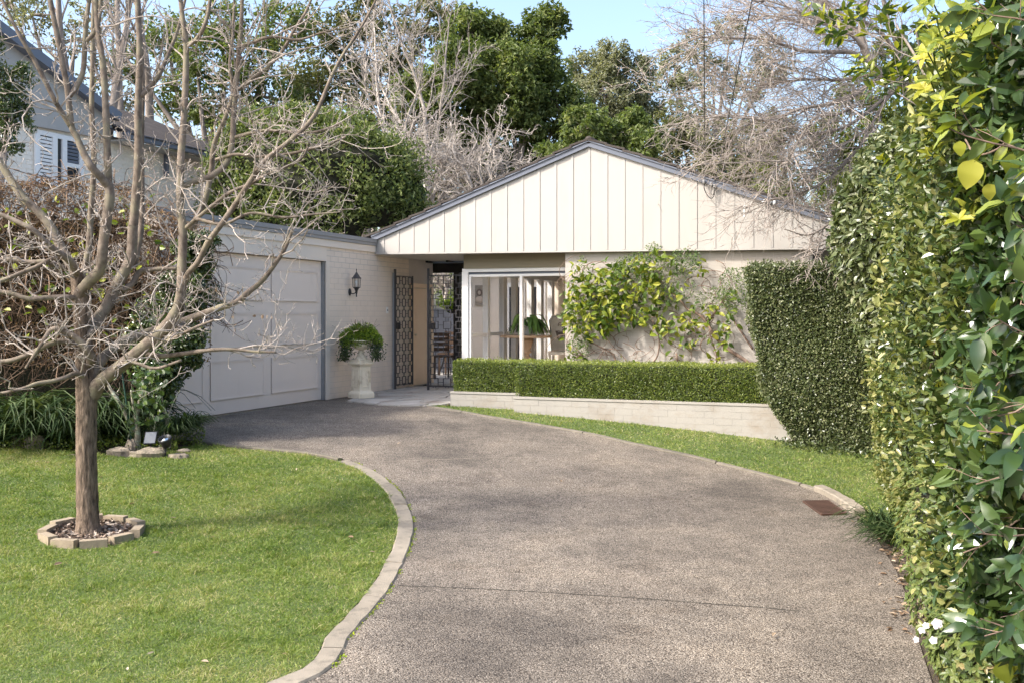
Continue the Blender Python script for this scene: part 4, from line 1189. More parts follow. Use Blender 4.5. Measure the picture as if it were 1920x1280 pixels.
# ================================================================== NEIGHBOUR HOUSE (upper left)
NH = thing('neighbour_house', 'cream brick two level house behind the garage with shutters and a tiled wing', 'house', (-11, 20, 0))
uN = (np.array([-7.1, 24, 0]) - HO) @ RU
def nb(nm, mat, *b): m = MB(); hbox(m, *b); return m.build(nm, mat, NH)
def nz(px, py): return gp(px, py, uN)
vE = nz(398, 300)[0]; v2 = nz(207, 260)[0]; vL = nz(-60, 260)[0]
zg_ = nz(398, 298)[1]; zt = nz(207, 258)[1]
nb('wall', M['nwall'], uN - 6, uN - .01, vL - 2, vE, 0, 5.0)
brickwall(NH, 'u', nz(0, 300)[0], vE, 3.0, 5.0, uN, M['nwall'], limit=0)
# gable board on the near part
m = MB()
gq = [(nz(-60, 216)), nz(207, 264), nz(200, 215), nz(110, 130), nz(0, 62), nz(-60, 26)]
P = [H(uN + .10, a, b) for a, b in gq] + [H(uN + .01, a, b) for a, b in gq]; n = len(gq)
m.add(P, np.array([list(range(n))]), np.array([list(range(2 * n - 1, n - 1, -1))]), np.array([[i + n, (i + 1) % n + n, (i + 1) % n, i] for i in range(n)])); m.build('gable_board', M['clad'], NH)
a, b = nz(207, 222), nz(-60, 22)
m = MB(); A, B = H(uN + .12, *a), H(uN + .12, *b); D = B - A; obox(m, (A + B) / 2, D / 2, RU * .16, norm(np.cross(D, RU)) * .09); m.build('barge_board', M['bargegrey'], NH)
# lower wing roof with tiles
gA, gB = nz(205, 258), nz(400, 300)
for k in range(7):
    off = k * .32
    for j in range(int((gB[0] - gA[0] + .3) / .26)):
        vv = gA[0] - .1 + j * .26 + (.13 if k % 2 else 0)
        m = None
tl = MB()
z0 = (gA[1] + gB[1]) / 2
for k in range(10):
    for j in range(int((gB[0] - gA[0] + .6) / .22)):
        vv = gA[0] - .05 + j * .22; uu = uN + .42 - k * .30; zz = z0 + .06 + k * .30 * .42
        obox(tl, H(uu, vv + .1, zz + .03), np.array([0, 0, .42 * .17]) * -1 + RU * .17, GV * .095, (0, 0, .018))
tl.build('roof_tiling', M['tile'], NH, kind='stuff')
m = MB(); P = [H(uN + .5, gA[0] - .3, z0), H(uN + .5, gB[0] + .4, z0), H(uN - 3.2, gB[0] + .4, z0 + 1.5), H(uN - 3.2, gA[0] - .3, z0 + 1.5)]; m.add(P, np.array([[0, 1, 2, 3]])); m.build('roof', M['tile'], NH)
nb('gutter', M['bargegrey'], uN + .44, uN + .58, gA[0] - .1, gB[0] + .4, z0 - .08, z0 + .05)
nb('eave_soffit', M['clad'], uN + .005, uN + .44, gA[0] - .1, gB[0] + .4, z0 - .12, z0 - .09)
nb('downpipe', M['bargegrey'], uN + .02, uN + .10, nz(308, 300)[0] - .04, nz(308, 300)[0] + .04, z0 - .6, z0 - .125)
# window with shutters
wn = bpy.data.objects.new('window', None); C.objects.link(wn); wn.parent = NH; g_ = wloc(NH)
wa, wb_ = nz(67, 300)[0], nz(150, 300)[0]; wz0, wz1 = nz(100, 352)[1], nz(100, 258)[1]
q = H(uN, (wa + wb_) / 2, wz0); wn.location = tuple(q - np.array(g_))
def wb(nm, mat, *b): m = MB(); hbox(m, *b); return m.build(nm, mat, wn)
wb('pane', M['darkglass'], uN + .007, uN + .012, wa, wb_, wz0, wz1)
wm = nz(118, 300)[0]
for a in (wa, nz(100, 300)[0], wm, wb_): wb('frame', M['trimwhite'], uN + .012, uN + .05, a - .06, a + .06, wz0, wz1)
wb('frame', M['trimwhite'], uN + .013, uN + .045, wa, wb_, wz1 - .01, wz1 + .08); wb('frame', M['trimwhite'], uN + .013, uN + .045, wm, wb_, (wz0 + wz1) / 2 - .04, (wz0 + wz1) / 2 + .04)
for k in range(13):
    z = wz0 + .05 + k * (wz1 - wz0 - .1) / 12.5
    wb('louvre', M['trimwhite'], uN + .020, uN + .036, wa + .07, nz(98, 300)[0] - .02, z, z + .05)
    if k > 5: wb('louvre', M['bargegrey'], uN + .020, uN + .036, wm + .07, wb_ - .07, z, z + .05)

# ================================================================== VEGETATION HELPERS
def perp(d):
    a = norm(np.cross(d, rng.normal(size=3))); return a
def grow(out, p, d, L, r, lev, cfg):
    """cfg: seg, nch, ratio, angle, wig, up, taper per level"""
    n = cfg['seg'][lev]; st = L / n
    pts = [np.array(p, float)]; d = norm(np.array(d, float))
    dirs = [d]
    for i in range(n):
        d = norm(d + rng.normal(0, cfg['wig'], 3) + np.array([0, 0, cfg['up'][lev]]))
        pts.append(pts[-1] + d * st * rng.uniform(.8, 1.2)); dirs.append(d)
    pts = np.array(pts)
    rad = r * (1 - (1 - cfg['taper']) * np.linspace(0, 1, n + 1))
    out.append((pts, rad, lev))
    if lev + 1 >= len(cfg['seg']): return
    k = cfg['nch'][lev]; k = max(1, int(round(k * rng.uniform(.75, 1.25))))
    for q in range(k):
        t = cfg.get('t0', .25) + (1 - cfg.get('t0', .25)) * (q + rng.uniform(.1, .9)) / k
        f = t * n; i = min(int(f), n - 1); pos = pts[i] + (pts[i + 1] - pts[i]) * (f - i)
        dd = dirs[i]; an = math.radians(cfg['angle'] * rng.uniform(.6, 1.3))
        nd = dd * math.cos(an) + perp(dd) * math.sin(an)
        if 'flat' in cfg: nd = nd * cfg['flat']
        rr = np.interp(f, np.arange(n + 1), rad) * cfg['rr'] * rng.uniform(.7, 1)
        grow(out, pos, nd, L * cfg['ratio'] * rng.uniform(.6, 1.15) * (1.15 - .45 * t), max(rr, cfg['rmin']), lev + 1, cfg)

def tubes(mb, out, sides, bud=False):
    for pts, rad, lev in out:
        n = sides[min(lev, len(sides) - 1)]
        if bud and lev >= len(sides) - 1:
            e = pts[-1]; dd = norm(pts[-1] - pts[-2]); r = rad[-1]
            pts = np.vstack([pts, e + dd * .008, e + dd * .022]); rad = np.concatenate([rad, [r * 2.1 + .0015, .0006]])
        tube(mb, pts, rad, n, cap=False)

def lump(P, s=3.0, ph=0.0):
    return (np.sin(P[:, 0] * s + ph) * np.sin(P[:, 1] * s * 1.13 + 1 + ph) + np.sin(P[:, 2] * s * 1.3 + 2 + P[:, 0] * s * .5)) * .5

def blob(mb, c, r, n, L, W, kind='quad', jit=.35, droop=.15, out=.8, clump=0, shade=(.5, .22), hemi=None, dbias=(0, 0, -.15), crad=.22):
    """leaves over an ellipsoid; clump>0 gathers them into that many tufts"""
    c = np.asarray(c, float); r = np.asarray(r, float)
    if clump:
        cd = rdir(clump)
        if hemi is not None: cd[(cd @ np.asarray(hemi, float)) < -.35] *= -1
        cc = c + cd * r * rng.uniform(.45, 1.0, (clump, 1))
        cr = r * crad * rng.uniform(.7, 1.35, (clump, 1))
        k = rng.integers(0, clump, n)
        dd = rdir(n)
        P = cc[k] + dd * cr[k] * rng.uniform(.3, 1.05, (n, 1)) ** .6
        N = norm(dd + cd[k] * .5)
        base = rng.normal(0, .10, clump)[k]
    else:
        dd = rdir(n)
        if hemi is not None:
            bad = (dd @ np.asarray(hemi, float)) < -.25; dd[bad] *= -1
        q = 1 - jit * rng.uniform(0, 1, n) ** 1.5 + .07 * lump(dd * 3 + c, 2.1)
        P = c + dd * r * q[:, None]; N = norm(dd / r); base = 0
    D = norm(rdir(n) * 1.0 + N * out * .5 + np.asarray(dbias))
    Nn = norm(N * .9 + rdir(n) * .7 + [0, 0, .35])
    rn = np.clip(rng.normal(shade[0], shade[1], n) + base, 0, 1)
    leaves(mb, P, D, Nn, L * rng.uniform(.65, 1.25, n), W * rng.uniform(.7, 1.2, n), rn, kind, droop=droop)

def core_ellipsoid(mb, c, r, n=14):
    c = np.asarray(c, float); m = n // 2 + 1
    th = np.linspace(0, PI, m)[:, None]; ph = (np.arange(n) * 2 * PI / n)[None]
    d = np.stack([np.sin(th) * np.cos(ph), np.sin(th) * np.sin(ph), np.cos(th) + 0 * ph], -1).reshape(-1, 3)
    q = 1 + .18 * np.sin(d[:, 0] * 5 + c[0]) * np.sin(d[:, 1] * 4 + d[:, 2] * 5)
    v = c + d * np.asarray(r) * q[:, None]
    i = np.arange(m - 1)[:, None] * n; j = np.arange(n)[None]
    mb.add(v, np.stack([i + j, i + n + j, i + n + (j + 1) % n, i + (j + 1) % n], -1).reshape(-1, 4))

# ================================================================== MAIN BARE TREE
TB = np.array([TREE[0], TREE[1], float(G(*TREE))]); TY = TB[1]
mt = thing('bare_tree', 'leafless tree with furrowed brown trunk rising from a stone ring on the left lawn', 'tree', tuple(TB))
def tl(L):
    """(px, py, depth offset, radius px) -> points, radii"""
    P = np.array([pw(a, b, TY + dy) for a, b, dy, r in L]); R = np.array([r * (TY + dy) / F for a, b, dy, r in L])
    return P, R
def smooth_limb(L, n=5):
    P, R = tl(L); Q = spline(P, n); t = np.linspace(0, 1, len(Q)); R = np.interp(t, np.linspace(0, 1, len(R)), R)
    return Q, R
# trunk with furrowed relief
P, R = smooth_limb([(170, 1012, 0, 34), (168, 1000, 0, 27), (165, 985, 0, 21), (164, 950, 0, 19.2), (162, 860, 0, 18.2), (162, 780, 0, 18), (162, 735, 0, 18.6), (160, 690, 0, 16.8), (156, 630, 0, 15.5), (152, 574, 0, 14.2), (147, 530, 0, 13.5), (143, 508, 0, 10)], 10)
n = 56; an = np.arange(n) * 2 * PI / n
m = MB(); rows = []
ph = rng.uniform(0, 2 * PI, n) * 1.0
for i, (p, r) in enumerate(zip(P, R)):
    rel = .05 * np.abs(np.sin(an * 11 + 1.6 * np.sin(i * .45) + ph * .2)) - .03 + .03 * np.sin(an * 23 + i * .9) * np.sin(i * .7 + an * 2) + rng.normal(0, .018, n)
    fl = .16 * max(0, 1 - i / 12) * np.sin(an * 5 + 1)
    rr = r * (1 + rel + fl)
    rows.append(p + np.column_stack([np.cos(an) * rr, np.sin(an) * rr, np.zeros(n)]))
i = np.arange(len(rows) - 1)[:, None] * n; j = np.arange(n)[None]
m.add(np.concatenate(rows), np.stack([i + j, i + (j + 1) % n, i + n + (j + 1) % n, i + n + j], -1).reshape(-1, 4))
m.build('trunk', M['bark'], mt, smooth=True)
limbs = [
 # right main limb, then vertical
 ([(176, 735, 0, 14), (190, 714, -.05, 13), (215, 694, -.12, 12.5), (252, 665, -.2, 12), (296, 627, -.25, 11.5), (322, 598, -.28, 10.5), (338, 560, -.3, 9.5), (341, 497, -.3, 8.5), (343, 430, -.3, 8), (338, 390, -.3, 7.5), (339, 302, -.3, 7), (346, 202, -.3, 6.3), (349, 94, -.3, 5.6), (343, 40, -.3, 4.5), (336, -30, -.3, 4), (332, -120, -.3, 3)], 'bark'),
 ([(178, 690, .05, 11), (200, 664, .15, 9.5), (228, 643, .3, 9), (262, 630, .42, 8.5), (295, 618, .5, 8), (330, 607, .5, 7.5), (372, 592, .45, 6.8), (410, 578, .4, 6.2), (443, 567, .35, 5.6), (466, 548, .35, 5.2), (492, 526, .35, 4.8), (518, 492, .35, 4.2), (535, 465, .35, 3.6), (548, 432, .35, 3.0)], 'smooth'),
 ([(340, 545, -.28, 6), (352, 515, -.35, 5.6), (372, 490, -.4, 5.4), (390, 455, -.45, 5.4), (412, 425, -.5, 5.2), (440, 385, -.5, 5.2), (466, 345, -.55, 5), (497, 302, -.6, 4.8), (536, 270, -.6, 4.4), (571, 240, -.6, 4.2), (596, 205, -.6, 3.8), (620, 148, -.6, 3.4), (642, 105, -.6, 3), (672, 60, -.6, 2.6), (700, 10, -.6, 2.2), (722, -40, -.6, 1.6)], 'smooth'),
 ([(339, 352, -.3, 6), (360, 343, -.25, 5.6), (396, 330, -.2, 5.6), (425, 305, -.15, 5.4), (436, 262, -.1, 5.4), (438, 220, -.1, 5.2), (443, 168, -.1, 5), (448, 100, -.1, 4.6), (452, 50, -.1, 4), (455, -30, -.1, 3.2)], 'smooth'),
 ([(357, 432, .1, 6.5), (377, 392, .1, 6), (388, 362, .1, 5.4), (396, 320, .1, 5), (402, 270, .05, 4.6), (425, 215, 0, 4.2), (437, 170, 0, 3.6), (431, 120, 0, 3.2), (437, 60, 0, 2.8), (440, -20, 0, 2)], 'smooth'),
 ([(352, 85, -.3, 4.5), (368, 75, -.35, 4.2), (382, 52, -.4, 4), (392, 15, -.4, 3.4), (396, -40, -.4, 2.6)], 'smooth'),
 # centre-left pair
 ([(149, 552, -.02, 12), (168, 528, -.1, 11), (188, 505, -.15, 10.5), (193, 463, -.2, 9.5), (201, 403, -.2, 9.5), (206, 366, -.2, 9), (203, 336, -.2, 7.2), (201, 280, -.2, 6.6), (198, 200, -.2, 6.2), (193, 120, -.2, 5.8), (184, 60, -.2, 5.2), (178, -20, -.2, 4.6)], 'smooth'),
 ([(204, 350, -.2, 8), (190, 334, -.25, 7.5), (172, 314, -.3, 7.2), (158, 290, -.3, 6.6), (144, 258, -.3, 6), (134, 236, -.3, 5.5), (126, 165, -.3, 5.5), (117, 120, -.3, 5.2), (108, 70, -.3, 5), (96, 10, -.3, 4.6), (90, -40, -.3, 4)], 'smooth'),
 ([(133, 238, -.3, 5), (112, 205, -.35, 4.5), (98, 180, -.4, 4.4), (68, 120, -.45, 4.2), (40, 72, -.5, 3.8), (18, 30, -.5, 3.3), (-5, -20, -.5, 3)], 'smooth'),
 ([(131, 180, -.3, 5), (146, 158, -.25, 5), (156, 132, -.2, 4.8), (159, 84, -.2, 4.8), (162, 40, -.2, 4.2), (170, -20, -.2, 3.6)], 'smooth'),
 ([(160, 80, -.2, 4.3), (176, 62, -.2, 4.1), (186, 35, -.2, 3.8), (190, -20, -.2, 3.3)], 'smooth'),
 ([(176, 610, .1, 12), (200, 575, .2, 11), (214, 545, .28, 10.5), (234, 508, .32, 9.8), (246, 478, .35, 9.4), (249, 430, .35, 9), (252, 403, .35, 8.4), (259, 302, .35, 7.6), (259, 202, .35, 6.8), (262, 101, .35, 6), (258, 10, .35, 5.2), (256, -60, .35, 4.5)], 'smooth'),
 ([(252, 500, .6, 6), (264, 430, .65, 5.6), (266, 350, .7, 5), (266, 250, .7, 4.4), (268, 150, .7, 3.6), (262, 40, .7, 3), (258, -40, .7, 2.5)], 'smooth'),
 ([(262, 182, .35, 5), (285, 160, .4, 4.6), (300, 138, .4, 4.2), (318, 95, .45, 3.6), (332, 60, .45, 3), (352, -20, .45, 2.3)], 'smooth'),
 ([(153, 520, .5, 6.5), (166, 470, .55, 6), (170, 403, .6, 5.4), (176, 302, .6, 5), (172, 210, .6, 4.6), (173, 120, .6, 4), (175, 20, .6, 3.6), (176, -50, .6, 3)], 'smooth'),
 # left limbs
 ([(146, 520, 0, 11), (132, 495, .05, 9.5), (116, 468, .1, 9), (98, 430, .1, 8.6), (74, 400, .1, 8), (48, 376, .1, 7.8), (22, 340, .1, 7.2), (0, 305, .1, 6.6), (-30, 260, .1, 5.5)], 'smooth'),
 ([(142, 506, -.1, 7), (128, 487, -.2, 6.6), (104, 470, -.3, 6), (84, 452, -.35, 5.4), (60, 430, -.4, 5), (30, 415, -.4, 4.6), (0, 402, -.4, 4.2), (-40, 385, -.4, 3.4)], 'smooth'),
 ([(136, 500, .1, 5.5), (118, 502, 0, 5), (84, 492, -.1, 4.8), (50, 492, -.1, 4.6), (20, 487, -.1, 4.4), (-20, 488, -.1, 4)], 'smooth'),
 ([(100, 484, -.15, 4.5), (70, 500, -.2, 4.2), (40, 512, -.25, 4), (0, 528, -.3, 3.8), (-40, 545, -.3, 3)], 'smooth'),
 ([(150, 562, 0, 6), (128, 558, -.1, 5.4), (100, 558, -.15, 5), (72, 560, -.2, 4.8), (50, 560, -.2, 4.6), (20, 550, -.2, 4.4), (-20, 545, -.2, 3.8)], 'smooth'),
 ([(172, 672, -.1, 9), (160, 650, -.18, 7), (140, 632, -.2, 5.6), (120, 622, -.22, 5), (104, 616, -.25, 4.6), (92, 622, -.25, 4.2), (78, 645, -.3, 3.6), (62, 668, -.3, 3), (48, 690, -.3, 2.2)], 'smooth'),
 ([(158, 642, .02, 5.5), (136, 642, -.1, 5), (112, 640, -.15, 5), (90, 646, -.2, 4.8), (70, 656, -.2, 4.8), (45, 667, -.2, 4.6), (15, 676, -.2, 4.3), (-25, 677, -.2, 3.6)], 'smooth'),
 ([(156, 703, -.06, 6.5), (140, 700, -.12, 4.6), (122, 707, -.2, 4.2), (96, 714, -.25, 4), (70, 718, -.3, 3.8), (45, 727, -.35, 3.4), (20, 733, -.4, 3), (-10, 738, -.4, 2.4)], 'smooth'),
 # horizontals to the right
 ([(275, 664, -.1, 5), (305, 667, -.15, 4.4), (340, 663, -.2, 4.2), (375, 658, -.25, 4), (405, 655, -.3, 3.6), (440, 655, -.3, 3), (480, 659, -.3, 2.5), (518, 660, -.3, 1.6)], 'smooth'),
 ([(345, 606, -.2, 5), (330, 623, -.3, 4), (312, 640, -.3, 3.6), (350, 622, -.5, 3.2), (372, 612, -.5, 3), (402, 600, -.5, 2.2)], 'smooth'),
 ([(228, 545, .3, 6), (248, 532, .35, 5.4), (262, 510, .4, 5), (282, 506, .4, 4.5), (310, 504, .4, 4), (332, 504, .4, 3.4)], 'smooth'),
 ([(346, 430, -.3, 4), (362, 416, -.35, 3.6), (396, 388, -.4, 3.4), (430, 362, -.45, 3.2), (470, 345, -.5, 3), (500, 328, -.5, 2.8), (560, 302, -.5, 2.4), (578, 275, -.5, 1.8)], 'smooth'),
 ([(405, 300, -.1, 3.4), (440, 290, -.2, 3), (480, 294, -.2, 2.8), (530, 290, -.25, 2.6), (570, 283, -.3, 2.4), (610, 272, -.3, 2.2), (648, 258, -.3, 1.6)], 'smooth'),
 ([(440, 258, -.1, 3.4), (470, 250, -.15, 3), (500, 245, -.2, 2.8), (540, 248, -.2, 2.6), (590, 248, -.2, 2.4), (640, 232, -.2, 2)], 'smooth'),
 ([(365, 410, -.4, 3.4), (420, 420, -.5, 3), (470, 400, -.5, 2.6), (530, 408, -.5, 2.4), (590, 402, -.5, 1.8), (640, 398, -.5, 1.2)], 'smooth'),
 ([(449, 88, -.1, 3.6), (475, 80, -.15, 3.2), (495, 72, -.2, 3), (520, 70, -.2, 2.8), (560, 75, -.2, 2.4), (610, 60, -.2, 1.8), (660, 50, -.2, 1.2)], 'smooth'),
 ([(443, 172, -.1, 4), (470, 150, -.1, 3.8), (500, 128, -.1, 3.6), (530, 95, -.1, 3.4), (550, 60, -.1, 3), (575, 20, -.1, 2.6), (590, -20, -.1, 2)], 'smooth'),
 ([(240, 720, -.12, 4), (262, 742, -.2, 3), (228, 700, -.2, 3)], 'smooth') if 0 else ([(212, 690, -.15, 4), (245, 678, -.3, 3.4), (290, 690, -.35, 3), (340, 675, -.4, 2.4)], 'smooth'),
]
twcfg = dict(seg=[6, 4, 3], nch=[5, 2], ratio=.48, angle=55, wig=.30, up=[.04, .08, .12], taper=.45, rr=.62, rmin=.0026, t0=.15)
tw = []
for L, mt_ in limbs:
    if 125 < L[0][0] < 185 and L[0][1] > 500:
        a_, b_ = L[0][0], L[0][1]; cx_ = 150 + (b_ - 560) * .07 if b_ < 735 else 162
        L = [(cx_, b_ + 36, 0, L[0][3] * .75), ((cx_ + a_) / 2, b_ + 16, 0, L[0][3] * .9)] + L
    Q, R = smooth_limb(L, 6)
    m = MB(); R = R * (1 + rng.normal(0, .03, len(R)))
    tube(m, Q, R, 12); m.build('branch', M['bark'] if mt_ == 'bark' and 0 else M['barksmooth'], mt, smooth=True)
    Ln = np.linalg.norm(np.diff(Q, axis=0), axis=1).sum()
    k = int(Ln * 7.5)
    for q in range(k):
        t = rng.uniform(.12, 1); f = t * (len(Q) - 1); i = min(int(f), len(Q) - 2)
        pos = Q[i] + (Q[i + 1] - Q[i]) * (f - i); dd = norm(Q[i + 1] - Q[i]); r0 = R[i]
        a = math.radians(rng.uniform(35, 80)); nd = dd * math.cos(a) + perp(dd) * math.sin(a); nd[2] += .15
        if nd[2] < -.25: nd[2] = .1
        L0 = rng.uniform(.15, .68) * (1.25 if r0 < .018 else .8)
        grow(tw, pos, nd, L0, min(.0078, r0 * .55), 0, twcfg)
tw = [q for q in tw if q[0][:, 2].min() > .70]
m = MB(); tubes(m, tw, [5, 4, 3], bud=True)
m.build('twigs', M['twig'], mt, kind='stuff')
print('main tree twigs', len(tw))
# a few brown leaves that still hang
m = MB()
for px, py in ((436, 592), (446, 545), (492, 590), (500, 591), (508, 592), (443, 607), (441, 615), (480, 592), (318, 583), (405, 541), (610, 340), (607, 352), (560, 352)):
    m = MB(); p = pw(px, py, TY - .1); leaves(m, [p], [rng.normal(0, .5, 3) + [0, 0, -1]], rdir(1), .036, .022, rng.uniform(.2, .7), 'oval'); m.build('dead_leaf', M['deadleaf'], mt)

# stone ring and bark chips
rg = thing('tree_ring', 'ring of tan edging stones round the foot of the bare tree', 'edging', (TB[0] + .01, TB[1], TB[2]))
rc = np.array([TREE[0] + .015, TREE[1]]); RR = .345
for k in range(10):
    a = k * 2 * PI / 10 + .12; t_ = np.array([-math.sin(a), math.cos(a), 0]); r_ = np.array([math.cos(a), math.sin(a), 0])
    c = np.array([rc[0], rc[1], 0]) + r_ * (RR + random.uniform(-.012, .012)); c[2] = float(G(c[0], c[1])) + .022
    m = MB(); tw_ = random.uniform(-.03, .03)
    tt_ = norm(t_ + r_ * random.uniform(-.10, .10)); rr_ = np.cross(tt_, [0, 0, 1.])
    obox(m, c, tt_ * (.100 + random.uniform(-.012, .005)), rr_ * .036, np.array([tw_ * .3, 0, 1]) * .045)
    m.build('edging_stone', M['ringbrick'], rg)
m = MB(); k = 1300; rr = .31 * np.sqrt(rng.uniform(0, 1, k)); th_ = rng.uniform(0, 2 * PI, k)
x = rc[0] + rr * np.cos(th_); y = rc[1] + rr * np.sin(th_)
P = np.column_stack([x, y, G(x, y) + .024 + rng.uniform(0, .02, k)])
leaves(m, P, norm(np.column_stack([rng.normal(size=(k, 2)), rng.normal(0, .3, k)])), norm(np.column_stack([rng.normal(0, .5, (k, 2)), np.ones(k)])), rng.uniform(.02, .05, k), rng.uniform(.012, .025, k), rng.uniform(0, 1, k), 'oval', fold=.1)
m.build('bark_chips', foliage('bark_chips', [(.06, .04, .03), (.15, .10, .07), (.28, .21, .16), (.42, .36, .30)], .9, 0, .2), kind='stuff')
m = MB(); ang = np.arange(24) * 2 * PI / 24; x = rc[0] + .32 * np.cos(ang); y = rc[1] + .32 * np.sin(ang)
m.add(np.column_stack([x, y, G(x, y) + .022]), np.array([list(range(24))])); m.build('mulch_bed', M['soil'], kind='stuff')

# ================================================================== HEDGES BY THE HOUSE
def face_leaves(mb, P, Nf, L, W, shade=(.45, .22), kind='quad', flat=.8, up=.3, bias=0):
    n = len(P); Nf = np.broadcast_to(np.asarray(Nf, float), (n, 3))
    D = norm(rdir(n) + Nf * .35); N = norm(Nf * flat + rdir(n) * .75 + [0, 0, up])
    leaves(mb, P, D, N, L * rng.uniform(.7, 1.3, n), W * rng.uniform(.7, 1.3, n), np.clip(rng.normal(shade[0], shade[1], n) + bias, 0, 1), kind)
def HP(u, v, z): return HO + np.outer(u, RU) + np.outer(v, GV) + np.outer(z, [0, 0, 1.])
uA = hp(850, 700, -1.86)[0]; uB = 7.3
bx = thing('box_hedge', 'long low clipped bright green box hedge on top of the stepped planter wall', 'hedge', tuple(H((uA + uB) / 2, -1.6, .2)))
zt_, zb_ = .655, .215
m = MB()
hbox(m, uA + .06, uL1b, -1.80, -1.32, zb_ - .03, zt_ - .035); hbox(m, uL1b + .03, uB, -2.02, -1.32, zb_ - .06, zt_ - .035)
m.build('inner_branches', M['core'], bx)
m = MB()
def vf(u): return np.where(u < uL1b, -1.86, -2.09)
n = 36000; u = rng.uniform(uA, uB, n); z = rng.uniform(zb_ - .03, zt_, n); z = np.where(u > uL1b, z - .02 * (rng.uniform(size=n) < .5), z)
bul = .018 * np.sin(u * 5.1) * np.sin(z * 9 + u) + rng.uniform(-.015, .035, n)
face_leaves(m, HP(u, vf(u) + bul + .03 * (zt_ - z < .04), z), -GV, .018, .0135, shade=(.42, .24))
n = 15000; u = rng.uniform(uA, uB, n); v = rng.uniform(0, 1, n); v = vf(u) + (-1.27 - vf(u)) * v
face_leaves(m, HP(u, v, zt_ + rng.uniform(-.03, .014, n) + .008 * np.sin(u * 6)), [0, 0, 1.], .02, .012, shade=(.72, .2))  # top leaves take lighter colours: sunlight on the hedge top put into them
n = 4200; z = rng.uniform(zb_ - .03, zt_, n); v = rng.uniform(-1.86, -1.27, n)
face_leaves(m, HP(np.full(n, uA) + rng.uniform(-.02, .03, n) + .05 * (zt_ - z), v, z), -RU, .02, .012)
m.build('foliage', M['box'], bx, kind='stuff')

m = MB(); n = 260; u = rng.uniform(uA, uB, n)
leaves(m, HP(u, vf(u) + rng.uniform(0, .7, n), zt_ + rng.uniform(0, .035, n)), norm(rdir(n) * .6 + [0, 0, 1]), rdir(n), .028, .012, rng.uniform(.6, 1, n)); m.build('stray_shoots', M['box'], bx, kind='stuff')
th0 = -2.38
tp = [hp(1400, 500, th0), hp(1403, 560, th0), hp(1418, 650, th0), hp(1430, 720, th0), hp(1452, 775, th0), hp(1490, 820, th0)]
tz = np.array([p[1] for p in tp])[::-1]; tu = np.array([p[0] for p in tp])[::-1]
uR = hp(1665, 700, th0)[0] + .4; zT = tp[0][1]
tall = thing('tall_hedge', 'tall dark green clipped hedge block at the right end of the box hedge', 'hedge', tuple(H((tu[-1] + uR) / 2, -1.8, -.3)))
m = MB()
prof = [(tu[0] + .25, tz[0] - .1)] + [(a + .09, b) for a, b in zip(tu, tz)]
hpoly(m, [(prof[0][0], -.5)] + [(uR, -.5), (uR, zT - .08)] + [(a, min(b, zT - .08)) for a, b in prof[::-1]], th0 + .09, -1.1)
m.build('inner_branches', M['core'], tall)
m = MB(); n = 52000
z = rng.uniform(-.38, zT, n); ul = np.interp(z, tz, tu); u = ul + (uR - ul) * rng.uniform(0, 1, n)
bul = .06 * np.sin(u * 3.1 + 1) * np.sin(z * 3.7) + .03 * np.sin(u * 9 + z * 7) + rng.uniform(-.03, .05, n) + .10 * np.clip(.1 - z, 0, 1)
face_leaves(m, HP(u, th0 + bul, z), -GV, .036, .024, shade=(.5, .24), up=.45)
n = 11000; z = rng.uniform(-.38, zT, n); ul = np.interp(z, tz, tu); v = rng.uniform(th0, -1.1, n)
face_leaves(m, HP(ul + rng.uniform(-.04, .05, n) + .04 * np.sin(z * 8 + v * 5), v, z), norm(-RU + [0, 0, -.2]), .036, .024, shade=(.55, .24))
n = 7000; u = rng.uniform(tu[-1], uR, n); v = rng.uniform(th0, -1.1, n)
face_leaves(m, HP(u, v, zT + rng.uniform(-.05, .05, n)), [0, 0, 1.], .036, .024, shade=(.6, .22))
m.build('foliage', M['ivy'], tall, kind='stuff')
m = MB(); n = 500; u = rng.uniform(tu[0] - .25, uR, n); v = rng.uniform(th0 - .25, th0 + .1, n)
P = HP(u, v, np.zeros(n)); P[:, 2] = G(P[:, 0], P[:, 1]) + rng.uniform(0, .1, n)
leaves(m, P, rdir(n), rdir(n), .05, .03, rng.uniform(0, .6, n)); m.build('ground_ivy', M['ivy'], tall, kind='stuff')

# ================================================================== LONG RIGHT HEDGE
HL = spline([(4.55, 13.2), (4.22, 11.8), (3.85, 10.4), (3.42, 9.0), (3.02, 7.75), (2.66, 6.6), (2.36, 5.6), (2.12, 4.6)], 8)
hd = np.concatenate([[0], np.cumsum(np.linalg.norm(np.diff(HL, axis=0), axis=1))])
def hl(s, out=0.0):
    x = np.interp(s, hd, HL[:, 0]); y = np.interp(s, hd, HL[:, 1])
    x2 = np.interp(s + .05, hd, HL[:, 0]); y2 = np.interp(s + .05, hd, HL[:, 1])
    t = norm(np.column_stack([x2 - x, y2 - y]) + 1e-9); nn = np.column_stack([t[:, 1], -t[:, 0]])
    nn[nn[:, 0] > 0] *= -1
    return np.column_stack([x, y]) + nn * np.asarray(out)[..., None], nn
def wallof(mb, s0, s1, z0, z1, n, L, W, kind, shade, thick=.25, bul=.10, sc=2.2, up=.35, topf=None):
    s = rng.uniform(s0, s1, n); zz = rng.uniform(0, 1, n)
    zt2 = z1 + .12 * np.sin(s * 2.3) + .08 * np.sin(s * 5.1) if topf is None else topf(s)
    z = z0 + (zt2 - z0) * zz
    o = bul * np.sin(s * sc + 1.3) * np.sin(z * sc * 1.2 + s) + .5 * bul * np.sin(s * sc * 2.9 + z * 4) - thick * rng.uniform(0, 1, n) ** 1.6 - .25 * np.clip(zz - .9, 0, 1) * 3
    P2, nn = hl(s, o); P = np.column_stack([P2, z]); N3 = np.column_stack([nn, np.zeros(n)])
    face_leaves(mb, P, N3, L, W, shade, kind, up=up)
